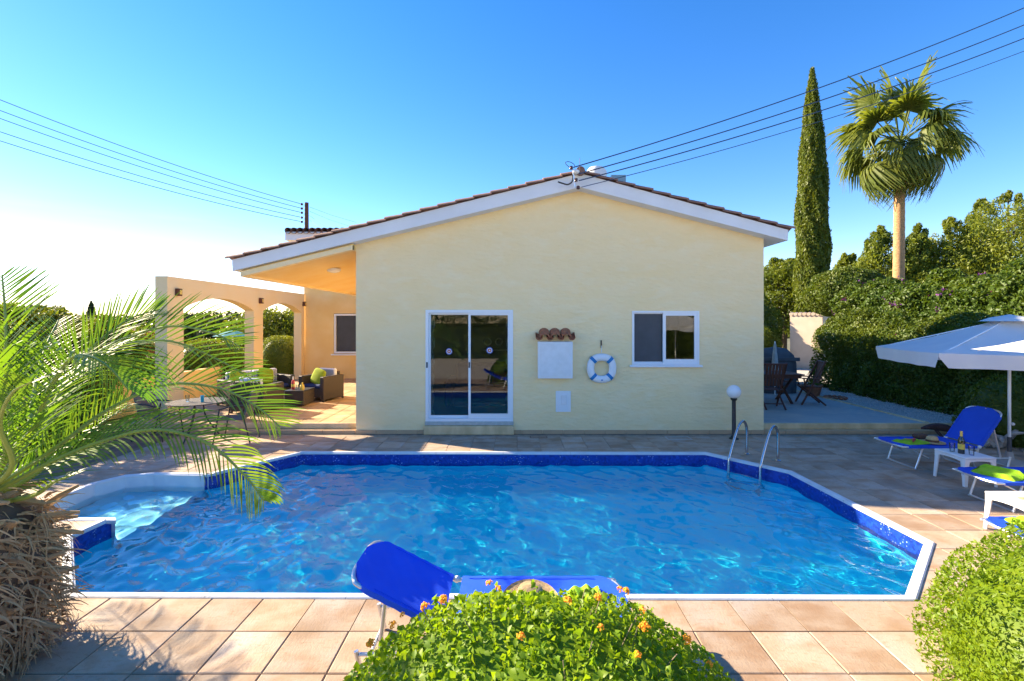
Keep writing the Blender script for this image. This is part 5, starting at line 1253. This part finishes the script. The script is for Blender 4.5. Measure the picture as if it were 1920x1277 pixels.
# ------------------------------------------------------------------ porch furniture
def rattan_chair(x, y, rot, w_, label, cushions=1, name='armchair', cat='armchair'):
    r = thing(name, label, cat, (x, y, PZ)); mt = Matrix.Translation((x, y, PZ)) @ Matrix.Rotation(rot, 4, 'Z'); d = .72; hw = w_ / 2
    def B(*a, b=.015): return MB().bbox(*a, b).xf(mt)
    B(-hw, -hw + .12, -d / 2, d / 2, .05, .62).build('armrest', M['rattan'], r); B(hw - .12, hw, -d / 2, d / 2, .05, .62).build('armrest', M['rattan'], r)
    B(-hw + .125, hw - .125, -d / 2 + .03, d / 2 - .08, .10, .32).build('seat_base', M['rattan'], r); B(-hw + .12, hw - .12, d / 2 - .08, d / 2, .05, .70).build('backrest', M['rattan'], r)
    for sx_ in (-1, 1):
        for sy_ in (-1, 1): B(sx_ * hw - (.05 if sx_ > 0 else 0), sx_ * hw + (.05 if sx_ < 0 else 0), sy_ * d / 2 - (.05 if sy_ > 0 else 0), sy_ * d / 2 + (.05 if sy_ < 0 else 0), 0, .049, b=.004).build('foot', M['rattan'], r)
    for k in range(cushions):
        a = -hw + .13 + (w_ - .26) * k / cushions; e = a + (w_ - .26) / cushions
        o = MB().bbox(a + .005, e - .005, -d / 2 + .02, d / 2 - .18, .325, .42, .03).xf(mt).build('seat_cushion', M['navy'], r)
        bc = MB().bbox(a + .005, e - .005, d / 2 - .20, d / 2 - .085, .42, .78, .03).xf(mt).build('back_cushion', M['stripe'], r)
        s_ = MB(); n_ = int((e - a) / .035)
        for j in range(n_): s_.box(a + .02 + j * .035, a + .033 + j * .035, d / 2 - .2035, d / 2 - .2005, .45, .752)
        s_.xf(mt).build('stripes', M['navystripe'], bc)
    return r
rattan_chair(-4.95, 12.15, R(-22), .82, 'dark rattan armchair with lime cushion on the porch')
def pillow(x, y, z, rot, label):
    b = MB().sphere((0, 0, 0), .20, 20, 12, (1, .30, 1)); b.v = [(math.copysign(abs(a / .20) ** .42 * .20, a), c_, math.copysign(abs(e / .20) ** .42 * .20, e)) for a, c_, e in b.v]
    b.xf(Matrix.Translation((x, y, z)) @ Matrix.Rotation(rot, 4, 'Z') @ Matrix.Rotation(R(-18), 4, 'X') @ Matrix.Rotation(R(14), 4, 'Y')); tag(b.build('cushion', M['lime'], None, True), label, 'cushion', 'lime cushions on the porch seats')
pillow(-4.98, 12.02, PZ + .60, R(-22), 'lime cushion on the rattan armchair')
rattan_chair(-6.35, 11.7, R(60), 1.55, 'dark rattan sofa with striped cushions half hidden by palm fronds', 2, 'sofa', 'sofa')
pillow(-6.62, 11.35, PZ + .62, R(60), 'nearer lime cushion on the rattan sofa'); pillow(-6.3, 12.0, PZ + .62, R(60), 'farther lime cushion on the rattan sofa')
rattan_chair(-5.72, 10.55, R(172), .80, 'dark rattan armchair turned away from the pool near the porch step')
ct = thing('coffee_table', 'low dark rattan coffee table on the porch', 'table', (-5.15, 11.35, PZ)); MB().bbox(-5.38, -4.92, 11.05, 11.65, PZ + .03, PZ + .36, .012).build('body', M['rattan'], ct)
MB().bbox(-5.39, -4.91, 11.04, 11.66, PZ + .361, PZ + .375, .004).build('tabletop', M['black'], ct)
bottle((-5.28, 11.3, PZ + .376), 1.0, 'dark red wine bottle with white neck on the coffee table', 'redprint', 'plate')
cr = thing('carafe', 'small amber jug on the coffee table', 'jug', (-5.02, 11.2, PZ + .376)); MB().lathe([(.045, 0), (.052, .05), (.045, .11), (.02, .14), (.022, .17)], (-5.02, 11.2, PZ + .376), 14).build('body', M['label'], cr, True)
tumbler((-5.16, 11.25, PZ + .376), 'clear glass between bottle and jug on the coffee table')
# metal garden table and sling chair behind the fronds
gt = thing('garden_table', 'grey metal garden table behind the palm fronds', 'table', (-5.75, 8.6, 0)); MB().lathe([(.48, .70), (.48, .715), (.0001, .716)], (-5.75, 8.6, 0), 28).build('tabletop', M['rattan'], gt, True)
for k in range(3):
    a = k * 2.1 + .5; MB().tube(bez([(-5.75 + .08 * math.cos(a), 8.6 + .08 * math.sin(a), .70), (-5.75 + .14 * math.cos(a), 8.6 + .14 * math.sin(a), .4), (-5.75 + .38 * math.cos(a), 8.6 + .38 * math.sin(a), .01)], 10), .014, 6).build('leg', M['black'], gt, True)
tumbler((-5.6, 8.5, .717), 'turquoise glass on the grey garden table', 'cyanglass'); tumbler((-5.9, 8.55, .717), 'clear glass on the grey garden table')
def sling_chair(x, y, rot, label):
    r = thing('garden_chair', label, 'chair', (x, y, 0), 'sling garden chairs'); mt = Matrix.Translation((x, y, 0)) @ Matrix.Rotation(rot, 4, 'Z')
    MB().bbox(-.22, .22, -.22, .22, .42, .445, .008).xf(mt).build('seat', M['cover'], r); MB().prism([(.20, .44), (.34, .92), (.365, .915), (.225, .43)], 'x', -.22, .22).xf(mt).build('backrest', M['cover'], r)
    for s_ in (-1, 1):
        MB().tube([(s_ * .23, -.16, .62), (s_ * .24, -.26, .01)], .012, 6).xf(mt).build('leg', M['black'], r); MB().tube([(s_ * .23, .20, .62), (s_ * .24, .34, .01)], .012, 6).xf(mt).build('leg', M['black'], r)
        MB().tube(bez([(s_ * .23, .30, .68), (s_ * .24, .05, .67), (s_ * .23, -.16, .62)], 8), .013, 6).xf(mt).build('armrest', M['black'], r)
    return r
sling_chair(-5.05, 8.55, R(-80), 'dark sling chair right of the grey garden table'); sling_chair(-6.5, 8.7, R(85), 'dark sling chair left of the grey garden table')

# ------------------------------------------------------------------ dining set and barbecue on the terrace
dt = thing('dining_table', 'dark teak dining table on the terrace beside the house', 'table', (6.2, 11.9, PZ))
for k in range(6): MB().bbox(5.55, 6.95, 11.35 + k * .15, 11.35 + k * .15 + .14, PZ + .70, PZ + .725, .004).build('slat', M['wood'], dt)
MB().box(5.6, 6.9, 11.40, 12.2, PZ + .62, PZ + .699).build('apron', M['wood'], dt)
for sx_ in (5.75, 6.7):
    for s_ in (1, -1): MB().tube([(sx_, 11.8 - s_ * .35, PZ + .62), (sx_, 11.8 + s_ * .35, PZ)], .035, 6).build('leg', M['wood'], dt)
def fold_chair(x, y, rot, label):
    r = thing('folding_chair', label, 'chair', (x, y, PZ), 'dark teak folding chairs'); mt = Matrix.Translation((x, y, PZ)) @ Matrix.Rotation(rot, 4, 'Z')
    for s_ in (-1, 1):
        MB().tube([(s_ * .24, -.22, .01), (s_ * .24, .28, 1.05)], .022, 6).xf(mt).build('leg', M['wood'], r); MB().tube([(s_ * .21, .30, .01), (s_ * .21, -.20, .45)], .022, 6).xf(mt).build('leg', M['wood'], r)
        MB().bbox(s_ * .27 - .025, s_ * .27 + .025, -.22, .22, .63, .655, .006).xf(mt).build('armrest', M['wood'], r); MB().tube([(s_ * .27, -.18, .63), (s_ * .24, -.14, .42)], .018, 6).xf(mt).build('arm_post', M['wood'], r)
    for k in range(7): MB().bbox(-.21, .21, -.22 + k * .062, -.17 + k * .062, .43, .448, .004).xf(mt).build('slat', M['wood'], r)
    for k in range(6):
        xk = -.175 + k * .07; MB().prism([(.05 + .095, .52), (.27, 1.02), (.285, 1.02), (.16, .52)], 'x', xk - .025, xk + .025).xf(mt).build('slat', M['wood'], r)
    MB().tube([(-.23, .28, 1.03), (.23, .28, 1.03)], .022, 6).xf(mt).build('top_rail', M['wood'], r); MB().tube([(-.23, .17, .12), (.23, .17, .12)], .014, 6).xf(mt).build('stretcher', M['wood'], r)
fold_chair(7.10, 11.45, R(-105), 'nearest dark teak chair at the open end of the terrace table'); fold_chair(6.2, 12.7, R(5), 'dark teak chair behind the terrace table'); fold_chair(5.9, 10.95, R(175), 'dark teak chair half hidden by the house corner')
tumbler((6.30, 11.7, PZ + .726), 'turquoise tumbler nearer the middle of the terrace table', 'cyanglass', 1.2); tumbler((5.98, 12.0, PZ + .726), 'turquoise tumbler near the house corner on the terrace table', 'cyanglass', 1.2)
tag(MB().bbox(6.1, 6.62, 11.5, 11.85, PZ + .7255, PZ + .7285, .001).build('place_mat', M['cover']), 'pale place mat under the turquoise tumbler', 'place mat')
bq = thing('barbecue', 'barbecue under a grey fabric cover beside the hedge', 'barbecue', (7.3, 13.4, PZ))
b = MB(); 
for (z0_, s0) in ((0, 1),): b.lathe([(.52, 0.0), (.54, .5), (.52, .85), (.46, 1.05), (.30, 1.22), (.0001, 1.28)], (0, 0, 0), 10)
b.xf(Matrix.Translation((7.35, 13.4, PZ)) @ Matrix.Diagonal((1.15, .7, 1, 1))).build('fabric_cover', M['cover'], bq, True)
MB().bbox(6.85, 7.85, 13.03, 13.06, PZ + .9, PZ + 1.0, .01).build('front_fold', M['cover'], bq)
cp = thing('closed_parasol', 'closed grey parasol standing behind the terrace table', 'parasol', (7.3, 13.0, PZ)); cx_, cy_ = P(1453, 690, 12.9).x, 12.9
MB().lathe([(.001, 1.42), (.03, 1.38), (.07, 1.0), (.10, .62), (.06, .60)], (cx_, cy_, PZ), 9).build('canopy', M['marble'], cp); MB().tube([(cx_, cy_, PZ), (cx_, cy_, PZ + 1.45)], .018, 8).build('pole', M['alu'], cp)
px_, py_ = G(1525, 742, PZ); pt = thing('plant_pot', 'terracotta pot with a small plant beside the hedge', 'plant pot', (px_, py_, PZ))
MB().lathe([(.14, 0), (.20, .24), (.225, .25), (.225, .30), (.19, .30), (.18, .24)], (px_, py_, PZ), 18).build('pot', M['clay'], pt, True)
rs = np.random.RandomState(3); Pt, Nn = blob_points(260, (px_, py_, PZ + .32), (.16, .16, .14), 2, rs, .1, 4, .5); V, Q = leaves(Pt, Nn, .07, .4, rs); mesh_np('foliage', V, Q, M['leaf_tree'], pt)['kind'] = 'stuff'
sx_, sy_ = G(1566, 748, PZ - .02); sr = thing('stone_ring', 'small ring of brown stones in the gravel', 'stone ring', (sx_, sy_, PZ))
for k in range(12): a = k / 12 * 6.283; MB().sphere((sx_ + .22 * math.cos(a), sy_ + .22 * math.sin(a), PZ + .02), .06, 7, 5, (1, 1, .6)).build('stone', M['clay'], sr)
# driftwood by the step, bleached root behind the lounger
dw = [P(1728, 803, 8.75), P(1750, 800, 8.8), P(1775, 803, 8.8), P(1795, 812, 8.7)]
dd = thing('driftwood', 'dark weathered driftwood branch lying behind the far lounger', 'driftwood', dw[0]); MB().tube(bez(dw, 14), [.02 + .05 * math.sin(i / 13 * 3) for i in range(14)], 8).build('branch', M['drift'], dd, True)
MB().tube([dw[1], dw[1] + Vector((.1, -.05, -.16)), Vector((dw[1].x + .15, 8.7, .0))], [.03, .025, .02], 7).build('fork', M['drift'], dd, True)
rt = thing('bleached_root', 'pale gnarled root lying behind the far blue lounger', 'root', (8.1, 8.2, 0))
for k in range(9):
    a = k * .7; q_ = Vector((7.98 + .05 * k, 8.1 + .04 * math.sin(k), .05)); e = q_ + Vector((.45 * math.cos(a), .3 * math.sin(a), .12 + .3 * (k % 3) / 2)); MB().tube(bez([q_, q_.lerp(e, .5) + Vector((0, 0, .08)), e], 8), [.06 - .006 * i for i in range(8)], 6).build('root_branch', M['root'], rt, True)

# ------------------------------------------------------------------ overhead lines
pl = thing('utility_pole', 'dark wooden utility pole behind the left end of the roof', 'utility pole', (P(575, 400, 26).x, 26, 0))
pxx = pl.location.x; MB().tube([(pxx, 26, 0), (pxx, 26, P(575, 380, 26).z)], [.16, .10], 10).build('shaft', M['pole'], pl, True)
WG = 'overhead wires'
wl = [(383, 187), (391, 207), (399, 222), (408, 247), (416, 264)]
nm = ['top', 'second from top', 'third from top', 'fourth from top', 'lowest']
for k, (yp, y0) in enumerate(wl):
    a = P(567, yp, 26); e = P(-220, y0 - (.34 * 220), 17.0) if 0 else None
    s0 = P(0, y0, 19.0); dirn = s0 - a; e = a + dirn * 1.6
    pts = []
    for i in range(25):
        t = i / 24; p = a.lerp(e, t); sagt = (t * 1.6); p.z -= 4 * .22 * sagt * (1 - sagt) if sagt < 1 else -(.22 * 4 * sagt * (sagt - 1)) ; pts.append(p)
    MB().sphere((a.x - .03, a.y, a.z), .07, 8, 6).build('insulator', M['porcelain'], pl, True)
    tag(MB().tube(pts, .015, 5).build('overhead_wire', M['wire']), nm[k] + ' of the five wires running left from the utility pole', 'wire', WG)
for k, (px, py) in enumerate(((668, 417), (655, 424), (625, 432), (610, 433))):
    a = P(580, 388 + k * 8, 26); e = P(px, py, 24); tag(MB().tube([a, a.lerp(e, .5) - Vector((0, 0, .05)), e], .007, 4).build('service_wire', M['wire']), ['uppermost', 'second', 'third', 'lowest'][k] + ' thin wire dropping right from the utility pole', 'wire', 'service wires')
br = thing('service_bracket', 'cable bracket with insulators on the roof apex', 'cable bracket', (P(1080, 340, 8.8).x, 8.8, 4.7))
bp = lambda px, py, Y=8.74: P(px, py, Y)
MB().tube([bp(1078, 352), bp(1076, 335), bp(1074, 318)], .016, 6).build('post', M['alumatt'], br, True)
for (px, py) in ((1071, 315), (1080, 338), (1084, 352)): MB().lathe([(.018, -.03), (.035, -.02), (.03, 0), (.035, .02), (.02, .035)], tuple(bp(px, py, 8.72)), 10).build('insulator', M['porcelain'], br, True)
MB().tube(bez([bp(1074, 328), bp(1073, 340), bp(1065, 346), bp(1055, 344), bp(1046, 341)], 16), .014, 6).build('cable_tail', M['black'], br, True)
MB().tube(bez([bp(1070, 316), bp(1060, 306), bp(1066, 303), bp(1075, 307), bp(1078, 312)], 14), .006, 5).build('cable_loop', M['black'], br, True)
MB().sphere(tuple(bp(1080, 322)), .055, 10, 8, (1.2, 1, .8)).build('junction_box', M['tank'], br, True)
MB().tube([bp(1087, 326), bp(1087, 296)], .005, 5).build('aerial', M['black'], br)
an = [(1075, 314), (1086, 326), (1085, 339), (1090, 351)]; en = [(1920, 15), (1920, 47), (1920, 72), (1920, 96)]
for k in range(4):
    a = bp(*an[k], 8.72); m0 = P(*en[k], 10.2); e = a + (m0 - a) * 1.5; pts = []
    for i in range(31):
        t = i / 30; p = a.lerp(e, t); u = t * 1.5; p.z -= .30 * 4 * u * (1 - u) * .5; pts.append(p)
    tag(MB().tube(pts, .011 if k < 3 else .007, 5).build('overhead_wire', M['wire']), ['topmost', 'second', 'third', 'lowest and thinnest'][k] + ' of the four wires running right from the roof apex', 'wire', WG)
tk = P(1117, 322, 13); tt = thing('water_tank', 'white water tank just showing above the roof ridge', 'tank', (tk.x, 13, 4.7)); MB().lathe([(.28, 0), (.28, .62), (.20, .72), (.0001, .74)], (tk.x + .02, 13, tk.z - .62), 18).build('drum', M['tank'], tt, True)
q0 = P(1145, 330, 13); q1 = P(1172, 345, 13); sp_ = thing('solar_panel', 'blue grey solar panel end showing above the right roof slope', 'solar panel', (q0.x, 13, 4.6)); MB().box(q0.x, q1.x, 12.9, 14, q0.z - .9, q0.z).build('collector', M['panel'], sp_)
